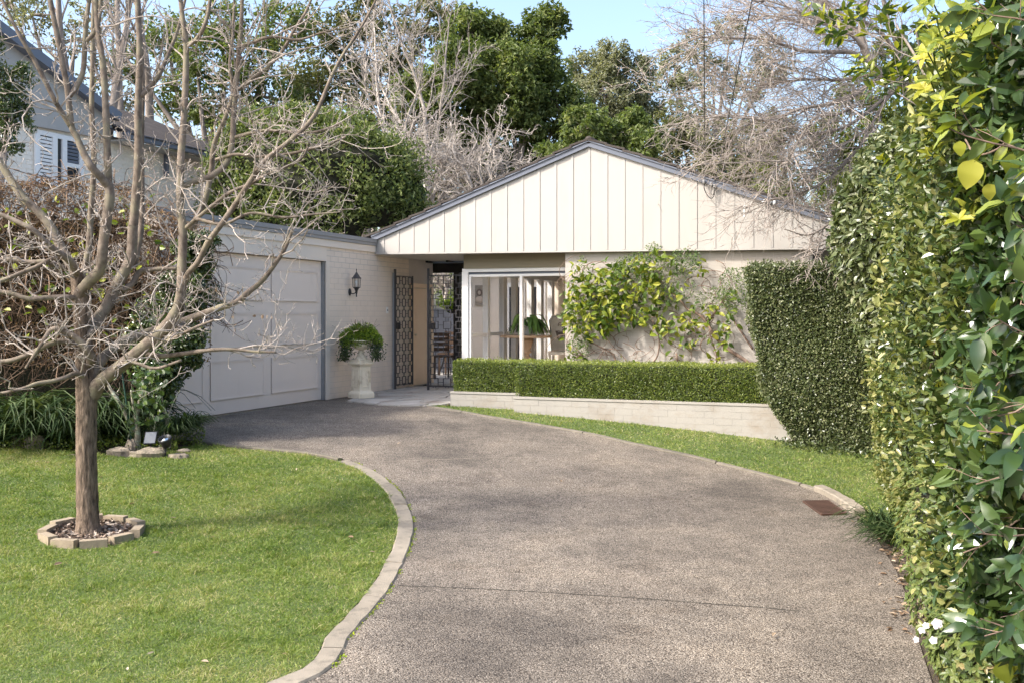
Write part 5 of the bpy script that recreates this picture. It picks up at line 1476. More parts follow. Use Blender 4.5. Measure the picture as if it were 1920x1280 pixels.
mh = thing('clipped_hedge', 'long sunlit yellow green hedge running along the right of the driveway', 'hedge', (HL[12][0] + .5, HL[12][1], -.3))
m = MB()
def corewall(m, s0, s1, z0, z1, back=.9, inn=.28):
    s = np.linspace(s0, s1, 14); a, nn = hl(s, np.full(14, -inn)); b = a - nn * back
    for k in range(13):
        q = [np.append(a[k], z0), np.append(a[k + 1], z0), np.append(b[k + 1], z0), np.append(b[k], z0), np.append(a[k], z1), np.append(a[k + 1], z1), np.append(b[k + 1], z1), np.append(b[k], z1)]
        m.add(q, CUBE_F)
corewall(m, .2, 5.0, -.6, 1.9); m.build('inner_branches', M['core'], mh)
m = MB(); wallof(m, 0, 5.3, -.42, 2.15, 46000, .040, .024, 'quad', (.66, .26)); m.build('foliage', M['murraya'], mh, kind='stuff')
mid = thing('glossy_shrub', 'tall dark glossy shrub in the middle of the right hand hedge', 'shrub', (HL[32][0] + .6, HL[32][1], -.5))
m = MB(); corewall(m, 4.6, 8.4, -.6, 2.3); m.build('inner_branches', M['core'], mid)
m = MB(); wallof(m, 4.3, 8.9, .0, 2.7, 20000, .056, .028, 'oval', (.5, .25), thick=.4, bul=.16); m.build('foliage', M['glossy'], mid, kind='stuff')
m = MB(); wallof(m, 4.3, 8.9, -.1, 2.7, 6500, .055, .028, 'oval', (.6, .3), thick=.2, bul=.22); m.build('young_foliage', M['murraya'], mid, kind='stuff')

# vine mound hanging over the tall hedge
vm = thing('vine_mound', 'big rounded mound of pale veined climber leaves above the tall hedge at the right', 'climber', (4.5, 10.8, .5))
m = MB()
for c, r in (((4.05, 10.7, 2.15), (.42, .7, .75)), ((4.05, 10.6, 1.4), (.22, .5, .4)), ((4.7, 10.9, 2.85), (.7, .8, .6))):
    core_ellipsoid(m, c, r)
m.build('inner_branches', M['core'], vm)
m = MB()
for c, r, n in (((4.02, 10.6, 2.15), (.62, .85, .95), 6500), ((3.95, 10.5, 1.4), (.36, .6, .6), 2600), ((4.6, 10.9, 2.85), (.85, .9, .7), 3800)):
    blob(m, c, r, n, .095, .045, 'oval', jit=.3, hemi=(-.6, -1, .3), shade=(.5, .25), dbias=(-.1, -.1, -.6))
m.build('foliage', M['ivy'], vm, kind='stuff')

# azalea with white flowers
az = thing('azalea_bush', 'low azalea with bronze tinged leaves and pink white flowers at the edge of the driveway', 'shrub', (2.75, 6.2, -.6))
m = MB()
blobs_a = [((2.86, 6.35, -.10), (.42, .55, .55)), ((2.62, 5.75, -.30), (.34, .45, .40)), ((3.05, 6.9, -.02), (.42, .5, .5)), ((2.46, 5.3, -.42), (.26, .35, .30)), ((2.75, 5.5, -.05), (.3, .4, .4))]
for c, r in blobs_a: core_ellipsoid(m, c, np.array(r) * .72)
m.build('inner_branches', M['core'], az)
m = MB()
def whorls(m, c, r, k, L, W):
    c = np.asarray(c); dd = rdir(k); b = (dd @ np.array([-.5, -.8, .2])) < -.3; dd[b] *= -1
    q = 1 - .25 * rng.uniform(0, 1, k) ** 2
    P = c + dd * np.asarray(r) * q[:, None]; ax = norm(dd + [0, 0, .7] + rdir(k) * .3)
    base = rng.normal(.45, .2, k)
    for j in range(6):
        a = j * PI / 3 + rng.uniform(-.3, .3, k)
        x = norm(np.cross(ax, rdir(k))); y = np.cross(ax, x)
        D = norm((x * np.cos(a)[:, None] + y * np.sin(a)[:, None]) + ax * .35)
        leaves(m, P, D, ax, L * rng.uniform(.7, 1.2, k), W, np.clip(base + rng.normal(0, .1, k), 0, 1), 'oval', fold=.15, droop=.1)
for c, r in blobs_a: whorls(m, c, r, 620, .042, .018)
m.build('foliage', M['azalea'], az, kind='stuff')
for px, py, Y, s in ((1800, 1115, 5.35, .032), (1792, 1148, 5.3, .032), (1757, 1168, 5.25, .026), (1728, 1180, 5.25, .018), (1736, 1172, 5.2, .016), (1808, 900, 6.1, .026), (1750, 1200, 5.1, .018), (1718, 1198, 5.15, .014)):
    p = pw(px, py, Y); m = MB(); f = norm(np.array([-.4, -1, .4]) + rng.normal(0, .3, 3)); x = norm(np.cross(f, [0, 0, 1.])); y = np.cross(x, f)
    for ring, (q, lift) in enumerate(((1, .25), (.65, .8))):
        for k in range(5):
            a = k * 2 * PI / 5 + ring * .6; D = x * math.cos(a) + y * math.sin(a) + f * lift
            leaves(m, [p], [D], [f - D * .2], s * 1.25 * q, s * 1.05 * q, rng.uniform(.3, 1), 'oval', fold=-.12, droop=-.05)
    m.build('flower', M['petal'], az)

# ------------------------------------------------ big leaves: one mesh per leaf variant
def leafmesh(L, W, mat, rn, droop, wavy=.0):
    t = np.linspace(0, 1, 8); w_ = W / 2 * np.sin(np.clip(t, .001, .999) ** .75 * PI) ** .8 + .0006
    z = -droop * L * t ** 2; m = MB()
    l = np.column_stack([-w_, t * L, z + w_ * .28 + wavy * np.sin(t * 14)]); c = np.column_stack([0 * t, t * L, z]); r = np.column_stack([w_, t * L, z + w_ * .28 + wavy * np.sin(t * 14 + 1)])
    i = np.arange(7); m.add(np.concatenate([l, c, r]), np.stack([i, i + 8, i + 9, i + 1], 1)[:, ::-1], np.stack([i + 8, i + 16, i + 17, i + 9], 1)[:, ::-1], rnd=rn)
    me = m.mesh('leaf', smooth=True); me.materials.append(mat); return me
def frame_rot(D, N):
    D = norm(D); X = norm(np.cross(D, N)); N = np.cross(X, D)
    return Matrix((( X[0], D[0], N[0]), (X[1], D[1], N[1]), (X[2], D[2], N[2]))).to_euler()

# near shrub with large leaves at the right edge of the frame
ns = thing('large_leaf_shrub', 'camellia like shrub with big glossy leaves filling the right edge of the picture', 'shrub', (2.35, 4.3, -.6))
m = MB()
for k in range(16):
    b0 = np.array([2.85 + rng.normal(0, .12), 4.6 + rng.normal(0, .25), -.62]); tube(m, spline([b0, b0 + [rng.normal(0, .1), rng.normal(0, .15), 1.2], b0 + [rng.normal(-.05, .2), rng.normal(0, .3), 3.1]], 5), np.linspace(.028, .008, 11), 6)
m.build('stems', M['vinestem'], ns, smooth=True)
m = MB()
for c, r, n in (((2.95, 4.6, .3), (.55, .95, 1.05), 3600), ((2.95, 4.6, 1.7), (.6, 1.0, 1.2), 4200), ((3.1, 5.4, .8), (.5, .7, 1.6), 2600)):
    blob(m, c, r, n, .09, .038, 'oval', jit=.85, shade=(.3, .2))
m.build('inner_foliage', M['bigleaf'], ns, kind='stuff')
st_ = []
for k in range(95):
    yy = rng.uniform(3.6, 5.3); b = np.array([yy * .442 + .60 + rng.normal(0, .08), yy, rng.uniform(-.5, 2.7)])
    d = norm(np.array([-1, rng.uniform(-.7, .2), rng.uniform(-.25, .5)])); L0 = rng.uniform(.3, .62)
    o = []; grow(o, b, d, L0, .006, 0, dict(seg=[6, 3], nch=[4], ratio=.45, angle=45, wig=.16, up=[.02, .05], taper=.4, rr=.6, rmin=.0022, t0=.3)); st_ += o
m = MB(); tubes(m, st_, [5, 4]); m.build('stems', M['vinestem'], ns, kind='stuff')
cand = []
for pts, rad, lev in st_:
    k = 5 if lev else 6
    for q in range(k):
        f = rng.uniform(.25, 1) * (len(pts) - 1); i = min(int(f), len(pts) - 2)
        p = pts[i] + (pts[i + 1] - pts[i]) * (f - i); dd = norm(pts[i + 1] - pts[i])
        D = norm(dd * .6 + perp(dd) * .8 + [0, 0, -.35]); N = norm(rdir(1)[0] * .8 + [-.45, -.45, .6]); cand.append((p, D, N))
variants = [leafmesh(.10, .044, M['bigleaf'], r_, d_, .002) for r_, d_ in ((.1, .25), (.3, .35), (.45, .15), (.6, .3), (.2, .45), (.95, .3))]
cand.sort(key=lambda c: c[0][0] + .25 * abs(c[0][1] - 4.2))
for p, D, N in cand[:300]:
    s = rng.uniform(.45, 1.3); v_ = variants[int(rng.choice(6, p=[.2, .22, .2, .14, .16, .08] if p[2] < 1.75 else [.04, .08, .16, .17, .03, .52]))]
    inst('leaf', v_, ns, p, frame_rot(D, N), (s, s, s))
m = MB(); c2 = cand[300:]
leaves(m, [c[0] for c in c2], [c[1] for c in c2], [c[2] for c in c2], .115 * rng.uniform(.6, 1.2, len(c2)), .05, rng.uniform(0, .7, len(c2)), 'oval', droop=.25)
wallof(m, 7.6, 9.9, -.2, 2.9, 2600, .10, .045, 'oval', (.35, .2), thick=.5, bul=.05)
m.build('foliage', M['bigleaf'], ns, kind='stuff')
# climbing heart leaves, yellow green
cv = thing('heart_leaf_vine', 'climbing vine with large yellow green heart shaped leaves in the right hand shrubs', 'climber', (2.3, 4.6, .3))
vv = [leafmesh(.12, .10, M['yellowleaf'], r_, .3, .003) for r_ in (.35, .6, .85)]
def vleaf(px, py, Y, s, down=1):
    D = np.array([rng.normal(0, .35), rng.normal(0, .3), -1.0 * down]); N = norm(np.array([-.35, -1, .35]) + rng.normal(0, .3, 3))
    inst('leaf', vv[int(rng.integers(0, 3))], cv, pw(px, py, Y), frame_rot(D, N), (s, s, s))
for px, py, s in ((1825, 300, 1.55), (1880, 290, 1.5), (1852, 345, .9), (1800, 265, .8), (1898, 325, 1.5), (1825, 275, .9)): vleaf(px, py, 4.4, s * .68)
for a in ((1905, 655, 5, 1.2), (1912, 690, 4.4, 1.3), (1862, 690, 5.2, .5), (1755, 712, 6, .9), (1750, 622, 6, .8), (1790, 655, 6, .9), (1778, 470, 6.2, .7), (1850, 500, 5.2, .8), (1838, 520, 5.2, .7), (1800, 790, 6, .7), (1800, 1000, 5.6, .75), (1800, 1030, 5.6, .7), (1830, 1010, 5.6, .6), (1805, 1070, 5.5, 1.0), (1825, 1085, 5.5, .8), (1860, 1030, 5.3, .6), (1880, 1170, 4.9, .8), (1878, 1240, 4.8, .9), (1895, 1235, 4.8, .8), (1740, 760, 6.5, .6), (1782, 880, 6.2, .6), (1815, 860, 6.2, .6), (1770, 500, 6.2, .6), (1860, 425, 5, .7), (1905, 450, 4.8, .8), (1900, 215, 4.8, .8), (1835, 405, 5, .6)):
    vleaf(*a)
m = MB()
for L in (((1810, 990, 5.6), (1822, 1040, 5.55), (1850, 1065, 5.5), (1875, 1090, 5.3), (1880, 1130, 5.2)), ((1828, 1005, 5.6), (1845, 1045, 5.5), (1835, 1110, 5.4)), ((1900, 250, 4.5), (1870, 280, 4.4), (1830, 290, 4.4), (1810, 262, 4.5)), ((1790, 600, 6), (1760, 640, 6), (1740, 700, 6.1)), ((1915, 560, 4.6), (1908, 650, 4.5), (1900, 720, 4.6))):
    tube(m, spline([pw(*q) for q in L], 6), .004, 5)
m.build('stems', M['vinestem'], cv, kind='stuff')

# tall broadleaf tree above the hedge, top right, with bright leaves
br = thing('broadleaf_tree', 'broad leaved evergreen with yellow green leaf whorls in the top right corner', 'tree', (3.6, 6.4, -.5))
o = []
for k in range(7):
    grow(o, [3.3 + k * .06, 6.0 + rng.uniform(-.7, .9), 1.6], [-.12 + rng.normal(0, .22), rng.normal(-.2, .4), 1.2], 1.8, .022, 0, dict(seg=[7, 5, 4], nch=[7, 5], ratio=.48, angle=50, wig=.14, up=[.02, .05, .08], taper=.3, rr=.6, rmin=.003, t0=.15))
m = MB(); tube(m, [(3.7, 6.4, -.5), (3.65, 6.3, .8), (3.5, 6.2, 1.8)], [.09, .07, .06], 10); m.build('trunk', M['greybark'], br, smooth=True)
m = MB(); tubes(m, o, [6, 5, 3]); m.build('branches', M['greybark'], br, kind='stuff')
tips = np.array([q[0][-1] for q in o if q[2] == 2] + [q[0][2] for q in o if q[2] == 2]); tdir = np.array([norm(q[0][-1] - q[0][-2]) for q in o if q[2] == 2] * 2)
m = MB(); m2 = MB()
for j in range(7):
    k = len(tips); x = norm(np.cross(tdir, rdir(k))); y = np.cross(tdir, x); a = rng.uniform(0, 2 * PI, k)
    D = norm(x * np.cos(a)[:, None] + y * np.sin(a)[:, None] + tdir * .5 + [0, 0, -.2])
    leaves(m if j < 4 else m2, tips + rng.normal(0, .015, (k, 3)), D, norm(tdir + [0, 0, .8] + rdir(k) * .5), .085 * rng.uniform(.7, 1.25, k), .032, rng.uniform(.1, .9, k), 'oval', fold=.12)
m.build('foliage', M['bigleaf'], br, kind='stuff'); m2.build('young_foliage', M['yellowleaf'], br, kind='stuff')
m = MB()
blob(m, (4.2, 7.4, 3.0), (1.1, 1.3, 1.1), 11000, .09, .04, 'oval', jit=.7, hemi=(-.6, -1, -.2), shade=(.4, .25), clump=60, crad=.28)
m.build('inner_foliage', M['glossy'], br, kind='stuff')

m = MB()
for k in range(150):
    px, py = rng.uniform(1730, 1925), rng.uniform(-10, 420)
    if px < 1790 and py > 300: continue
    p = pw(px, py, rng.uniform(4.6, 5.6)); ax = norm(np.array([-.4, -.6, .7]) + rng.normal(0, .35, 3)); x = norm(np.cross(ax, rdir(1)[0])); y = np.cross(ax, x); b_ = rng.uniform(.1, 1)
    for j in range(7):
        a = j * 2 * PI / 7 + rng.uniform(-.3, .3)
        leaves(m, [p], [x * math.cos(a) + y * math.sin(a) + ax * rng.uniform(.1, .6)], [ax], rng.uniform(.05, .10), rng.uniform(.022, .036), np.clip(b_ + rng.normal(0, .15), 0, 1), 'oval', fold=.14, droop=.15)
    tube(m, [p, p - ax * .25 + [.1, .05, -.05]], .004, 4)
m.build('leaf_whorls', M['yellowleaf'], br, kind='stuff')
m = MB(); n = 420; u = rng.uniform(tu[-1], uR, n); top_ = rng.uniform(size=n) < .45; zz = np.where(top_, zT + rng.uniform(0, .07, n), rng.uniform(-.2, zT, n)); uu = np.maximum(u, np.interp(zz, tz, tu))
leaves(m, HP(uu, th0 + np.where(top_, rng.uniform(0, 1, n), rng.uniform(-.09, -.02, n)), zz), norm(rdir(n) * .7 + [0, -.3, .8]), rdir(n), .05, .022, rng.uniform(.4, 1, n)); m.build('stray_shoots', M['ivy'], tall, kind='stuff')
# strap leaf clumps beside the drive
def strap_clump(name, label, cat, c, n, L, W, mat=M['strap'], group=None, lean=(0, 0), spread=1.0):
    t0_ = thing(name, label, cat, tuple(c), group); m = MB()
    for k in range(n):
        a = rng.uniform(0, 2 * PI); d = np.array([math.cos(a) * spread + lean[0], math.sin(a) * spread + lean[1], 0]); l = L * rng.uniform(.55, 1.15); up = rng.uniform(.7, 1.8)
        t = np.linspace(0, 1, 7); b = c + np.append(rng.normal(0, .05, 2), 0)
        pts = b + np.outer(t * l * .7, d) + np.outer((up * t - (up * .85) * t ** 2) * l * .75, [0, 0, 1])
        w_ = W * (1 - t ** 2.5) * .5 + .0008; s = norm(np.cross(d + [1e-6, 0, 0], [0, 0, 1.]))
        v = np.concatenate([pts - s * w_[:, None] + [0, 0, W * .2], pts, pts + s * w_[:, None] + [0, 0, W * .2]]); i = np.arange(6)
        m.add(v, np.stack([i, i + 7, i + 8, i + 1], 1), np.stack([i + 7, i + 14, i + 15, i + 8], 1), rnd=np.clip(rng.normal(.4, .25), 0, 1))
    m.build('leaves', mat, t0_, kind='stuff'); return t0_
for (px, py, n, L), lab in zip(((1622, 985, 90, .42), (1668, 1020, 130, .5), (1640, 1000, 70, .36)), ('strap leaved clump closest to the drain grate at the hedge foot', 'largest strap leaved clump spilling onto the driveway edge at the hedge foot', 'small strap leaved clump squeezed between two bigger ones at the hedge foot')):
    p = pg(px, py); p[0] += .12
    strap_clump('strap_leaf_clump', lab, 'plant', p, n, L, .014, group='strap leaf clumps beside the driveway', lean=(-.3, -.2))

# ================================================================== WALL VINE
wv = thing('wall_vine', 'yellow green leafed climber trained over the cream brick wall beside the window', 'climber', tuple(H(4.8, .05, .2)))
vvm = [leafmesh(.125, .062, M['vine'], r_, .25, .002) for r_ in (.12, .3, .45, .6, .75, .95)]
zones = [((1112, 572), (60, 62), 360), ((1170, 555), (72, 62), 330), ((1225, 570), (60, 60), 170), ((1110, 520), (50, 35), 70), ((1075, 600), (22, 60), 45), ((1235, 510), (55, 45), 60), ((1270, 625), (45, 34), 42), ((1320, 600), (42, 33), 42), ((1345, 635), (24, 52), 34), ((1230, 490), (30, 20), 16), ((1310, 500), (18, 14), 12), ((1370, 580), (16, 50), 20), ((1090, 660), (35, 25), 18), ((1200, 672), (90, 8), 8)]
L_ = []
for (cx_, cy_), (rx, ry), n in zones:
    a = rng.uniform(0, 2 * PI, n); r = np.sqrt(rng.uniform(0, 1, n))
    for x, y in zip(cx_ + rx * r * np.cos(a), cy_ + ry * r * np.sin(a)):
        L_.append((hpx(x, y, rng.uniform(-.24, .05)), ))
random.shuffle(L_)
m = MB()
for k, (p,) in enumerate(L_):
    D = norm(np.array([rng.normal(0, .8), rng.normal(-.2, .4), rng.normal(-.1, .7)])); N = norm(np.array([-.35, -.7, .55]) + rng.normal(0, .5, 3)); s = rng.uniform(.55, 1.1)
    if k < 300: inst('leaf', vvm[int(rng.integers(0, 6))], wv, p, frame_rot(D, N), (s, s, s))
    else: leaves(m, [p], [D], [N], .125 * s, .062 * s, rng.uniform(0, 1), 'oval', droop=.2)
m.build('foliage', M['vine'], wv, kind='stuff')
m = MB()
for (cx_, cy_), (rx, ry), n in (((1205, 500), (50, 28), 700), ((1285, 490), (30, 26), 500), ((1170, 500), (25, 18), 250), ((1375, 545), (30, 45), 750), ((1265, 540), (40, 30), 350), ((1090, 500), (12, 20), 80), ((1085, 655), (22, 28), 320), ((1225, 465), (14, 10), 90), ((1065, 590), (14, 30), 130), ((1335, 560), (35, 22), 260)):
    a = rng.uniform(0, 2 * PI, n); r = np.sqrt(rng.uniform(0, 1, n))
    P = np.array([hpx(x, y, q) for x, y, q in zip(cx_ + rx * r * np.cos(a), cy_ + ry * r * np.sin(a), rng.uniform(-.22, .08, n))])
    leaves(m, P, rdir(n), norm(rdir(n) + [-.3, -.7, .4]), .042, .018, rng.uniform(.0, .75, n))
m.build('fine_foliage', foliage('fine_climber_leaves', [(.06, .11, .04), (.12, .18, .06), (.19, .24, .09), (.33, .35, .15)], .45, .3, .4), wv, kind='stuff')
m = MB()
def stem(L, r0, r1, v0=.04):
    P = spline([hpx(a, b, v0 - .03 * (i % 2)) for i, (a, b) in enumerate(L)], 5); tube(m, P, np.linspace(r0, r1, len(P)), 6)
stem([(1413, 686), (1390, 670), (1360, 650), (1340, 630), (1325, 605), (1310, 590), (1290, 580), (1277, 565), (1255, 545)], .032, .014, .0)
stem([(1325, 605), (1345, 580), (1360, 555), (1368, 540)], .016, .008)
stem([(1412, 655), (1395, 630), (1375, 600), (1360, 575), (1352, 560)], .016, .010, .07)
stem([(1157, 688), (1150, 665), (1133, 654), (1115, 645), (1105, 640)], .016, .01)
stem([(1097, 683), (1090, 665), (1078, 650)], .016, .01)
stem([(1080, 683), (1084, 665), (1092, 672)], .012, .008)
stem([(1218, 685), (1232, 668), (1236, 640), (1230, 615), (1223, 600)], .013, .008)
stem([(1344, 685), (1342, 660), (1335, 640), (1330, 620)], .012, .008)
stem([(1272, 684), (1270, 672), (1268, 662)], .02, .016)
stem([(1133, 628), (1150, 650), (1170, 670), (1180, 684)], .007, .006, -.08)
for k in range(95):
    a = rng.uniform(0, 2 * PI); cx_ = rng.choice([1130, 1210, 1090, 1270, 1160, 1330]) + rng.normal(0, 15); cy_ = rng.choice([655, 600, 540, 640, 520]) + rng.normal(0, 12)
    R_ = rng.uniform(15, 42); n = 6; sg = rng.uniform(1.2, 3.6); pts = [(cx_ + R_ * math.cos(a + sg * t) * (1 + .2 * math.sin(5 * t)), min(682, cy_ + R_ * .9 * math.sin(a + sg * t))) for t in np.linspace(0, 1, n)]
    stem(pts, rng.uniform(.004, .008), .003, .05)
for k in range(9):
    a = rng.uniform(0, 2 * PI); stem([(1134, 653), (1134 + 14 * math.cos(a), 653 + 10 * math.sin(a)), (1134 + 36 * math.cos(a), min(682, 653 + 24 * math.sin(a)))], .007, .003, .03)
m.build('stems', M['vinestem'], wv, smooth=True)

# ================================================================== LEFT GARDEN BED
dv = thing('dry_creeper', 'mass of dry brown creeper stems over the fence left of the garage door', 'climber', (-5.6, 12.1, 0))
def dvtop(px): return np.interp(px, [-80, 0, 120, 240, 300, 360, 410], [322, 345, 340, 352, 395, 425, 455])
m = MB()
for (x0, x1, z1) in ((-9.6, -5.7, 2.55), (-5.7, -5.0, 2.45), (-5.0, -4.55, 2.1)):
    box(m, x0, x1, 12.15, 12.9, -.1, z1)
m.build('inner_branches', M['core'], dv)
m = MB(); m2 = MB()
for k in range(3500):
    px = rng.uniform(-420, 400); t = dvtop(px); py = t + (700 - t) * rng.uniform(0, 1) ** 1.35; Y = rng.uniform(11.55, 12.1)
    if px > 300 and py > 600: continue
    p = pw(px, py, Y); d = norm(np.array([rng.normal(0, 1), rng.normal(-.15, .5), rng.normal(-.35, .8)])); L = rng.uniform(.18, .6)
    c = perp(d) * L * rng.uniform(.1, .45)
    pts = [p, p + d * L * .35 + c, p + d * L * .7 + c * .8 + [0, 0, -.04], p + d * L + [0, 0, -.1]]
    tube(m, spline(pts, 3), rng.uniform(.0025, .006), 3, cap=False)
m.build('stems', M['deadvine'], dv, kind='stuff')
n = 15000; px = rng.uniform(-420, 395, n); t = dvtop(px); py = t - 4 + (690 - t) * rng.uniform(0, 1, n) ** 1.3; Y = rng.uniform(11.6, 12.2, n)
P = np.column_stack([(px - CX) / F * Y, Y, CZ - (py - HY) / F * Y])
leaves(m2, P, norm(rdir(n) + [0, 0, -.8]), rdir(n), .045, .02, rng.uniform(0, .8, n)); m2.build('dead_foliage', foliage('dry_creeper_leaves', [(.09, .05, .03), (.19, .11, .06), (.30, .19, .10), (.40, .30, .16)], .8, .15, .2), dv, kind='stuff')
m = MB(); n = 160; px = rng.uniform(-40, 300, n); py = rng.uniform(370, 640, n); Y = 11.5
P = np.column_stack([(px - CX) / F * Y, np.full(n, Y), CZ - (py - HY) / F * Y]); leaves(m, P, rdir(n), norm(rdir(n) + [-.3, -1, .3]), .09, .06, rng.uniform(.2, 1, n), 'oval'); m.build('green_leaves', M['vine'], dv, kind='stuff')

# fence behind the creeper
fn = thing('side_fence', 'plain dark timber fence hidden behind the dry creeper', 'fence', (-8, 13.1, 0))
for k in range(22):
    m = MB(); box(m, -9.6 + k * .21, -9.6 + k * .21 + .20, 13.0, 13.02, -.1, 1.9); m.build('paling', M['darkwood'], fn)
m = MB(); box(m, -9.6, -5.0, 13.021, 13.06, .4, .5); m.build('rail', M['darkwood'], fn)

# dark camellia at the left end of the garage door
cm = thing('camellia_shrub', 'dark small leaved evergreen shrub against the left end of the garage door', 'shrub', (-4.5, 11.7, 0))
m = MB()
cbl = [(355, 520, 45, 65), (330, 600, 55, 60), (315, 670, 45, 50), (300, 730, 42, 45), (290, 640, 60, 60), (365, 470, 30, 30), (345, 640, 40, 40)]
for px, py, rx, ry in cbl: core_ellipsoid(m, pw(px - 8, py, 11.8), (rx * .0038, .25, ry * .0040))
m.build('inner_branches', M['core'], cm)
m = MB()
for px, py, rx, ry in cbl: blob(m, pw(px + 4, py, 11.6), (rx * .0068, .42, ry * .0068), 2300, .055, .028, 'oval', jit=.5, clump=16, crad=.32, shade=(.4, .25), hemi=(.2, -1, .3))
m.build('foliage', M['glossy'], cm, kind='stuff')

# lichened multi-stem shrub with round leaves
ls_ = thing('lichened_shrub', 'small crooked tree with lichen covered stems and round leaves behind the garden spotlight', 'shrub', tuple(pw(255, 845, 11.0)))
m = MB()
for L, r0, r1 in ((((258, 846), (258, 810), (256, 780), (262, 755), (270, 720), (285, 690)), .038, .018), (((250, 810), (238, 780), (222, 750), (205, 725), (200, 700)), .026, .014), (((258, 790), (250, 760), (246, 730)), .018, .01), (((286, 830), (292, 790), (305, 760), (300, 720)), .007, .005), (((318, 838), (315, 790), (322, 760), (338, 730)), .007, .005), (((305, 828), (312, 780), (300, 735)), .008, .005), (((235, 848), (243, 810), (250, 790)), .008, .007)):
    P = spline([pw(a, b, 11.0) for a, b in L], 6); tube(m, P, np.linspace(r0, r1, len(P)) * (1 + rng.normal(0, .06, len(P))), 8)
m.build('trunk', M['lichen'], ls_, smooth=True)
m = MB(); n = 170; px = rng.normal(282, 24, n); py = rng.uniform(680, 800, n); Y = rng.uniform(10.8, 11.1, n)
P = np.column_stack([(px - CX) / F * Y, Y, CZ - (py - HY) / F * Y]); leaves(m, P, norm(rdir(n) + [0, -.3, -.4]), norm(rdir(n) * .7 + [-.3, -.8, .5]), .075, .06, rng.uniform(.1, .7, n), 'oval', fold=.1); m.build('foliage', M['bigleaf'], ls_, kind='stuff')
m = MB(); tube(m, [pw(250, 850, 10.95), pw(228, 690, 11.0)], .009, 6); tag(m.build('garden_stake', paint('green_stake', (.02, .06, .04), .5, .1)), 'dark green garden stake leaning beside the lichened stems', 'stake')

# strap leaf plants along the bed
spots = [(10, 835, 11.1), (45, 838, 11.2), (82, 832, 11.3), (118, 838, 11.1), (150, 830, 11.4), (205, 832, 11.5), (30, 800, 11.7), (100, 800, 11.8), (180, 805, 11.7), (235, 815, 11.6), (-20, 835, 11.2), (60, 815, 11.5), (-90, 835, 11.2), (-170, 835, 11.2)]
labs = ['strap leaved plant at the far left edge of the bed, below the dry creeper', 'strap leaved plant second from the left at the front of the bed', 'strap leaved plant behind the left pair of bed stones', 'strap leaved plant with yellowing lower leaves left of the trunk', 'strap leaved plant seen directly behind the bare tree trunk', 'strap leaved plant just right of the bare tree trunk', 'tall strap leaved plant at the back left of the bed', 'tall strap leaved plant at the back of the bed, left of the trunk', 'tall strap leaved plant at the back of the bed, right behind the trunk', 'strap leaved plant next to the lichened stems', 'strap leaved plant cut by the left picture edge', 'strap leaved plant in the middle row at the left of the bed', 'strap leaved plant just outside the left picture edge', 'strap leaved plant at the far left end of the bed outside the picture']
for (px, py, Y), lb_ in zip(spots, labs):
    p = pw(px, py, Y); p[2] = float(G(p[0], p[1])) - .02
    strap_clump('strap_leaf_plant', lb_, 'plant', p, 95, rng.uniform(1.1, 1.5), .030, group='strap leaf plants in the left garden bed', lean=(0, -.2))
# overhanging narrow foliage near the drive
for px, py, Y, lb_ in ((350, 800, 11.3, 'drooping narrow leaved plant at the left end of the driveway, nearest the garage door'), (325, 812, 11.1, 'drooping narrow leaved plant behind the garden spotlight')):
    p = pw(px, py, Y); strap_clump('narrow_leaf_plant', lb_, 'plant', p, 260, .42, .011, group='narrow leaf plants by the spotlight')
gcv = MB(); n = 5200; px = rng.uniform(-60, 385, n); py = rng.uniform(805, 848, n) - 0; px = np.where(py > 838, np.clip(px, -60, 330), px)
P = np.array([pg(a, b) for a, b in zip(px[:n], py[:n])]); P[:, 2] += rng.uniform(0, .10, n)
leaves(gcv, P, norm(rdir(n) + [0, 0, .4]), rdir(n), .028, .018, rng.uniform(0, .8, n)); gcv.build('ground_cover', M['box'], kind='stuff', origin=(0, 0, 0))
# stones at the bed edge
def rock(px, py, w, h, label, Y=None):
    p = pg(px, py) if Y is None else pw(px, py, Y); m = MB()
    nn_ = 14; th_ = np.linspace(0, PI, 8)[:, None]; ph_ = (np.arange(nn_) * 2 * PI / nn_)[None]
    d = np.stack([np.sin(th_) * np.cos(ph_), np.sin(th_) * np.sin(ph_), np.cos(th_) + 0 * ph_], -1).reshape(-1, 3)
    q = 1 + .18 * np.sin(d[:, 0] * 4 + px) * np.cos(d[:, 1] * 5 + py) + .1 * np.sin(d[:, 2] * 7 + px) + rng.normal(0, .03, len(d))
    d = np.sign(d) * np.abs(d) ** .8
    v = p + d * np.array([w, w * .7, h]) * q[:, None] + [0, 0, h * .35]; i = np.arange(7)[:, None] * nn_; j = np.arange(nn_)[None]
    m.add(v, np.stack([i + j, i + nn_ + j, i + nn_ + (j + 1) % nn_, i + (j + 1) % nn_], -1).reshape(-1, 4))
    tag(m.build('rock', M['rock']), label, 'rock', 'stones edging the left garden bed')
for a in ((282, 856, .15, .075, 'largest mossy stone at the bed edge below the solar panel'), (255, 856, .07, .05, 'small stone touching the left end of the largest bed stone'), (225, 850, .12, .055, 'flat reddish stone left of the stake at the bed edge'), (335, 858, .11, .035, 'thin slab of stone right of the spotlight'), (68, 838, .10, .11, 'rounded tan stone left of the trunk, the right one of two'), (33, 832, .07, .09, 'narrow tan stone left of the trunk, the left one of two'), (246, 846, .06, .09, 'upright brown stone at the foot of the lichened stems'), (345, 848, .07, .035, 'grey chip of stone beside the driveway end of the bed'), (300, 846, .07, .04, 'half buried stone under the spotlight')): rock(*a)
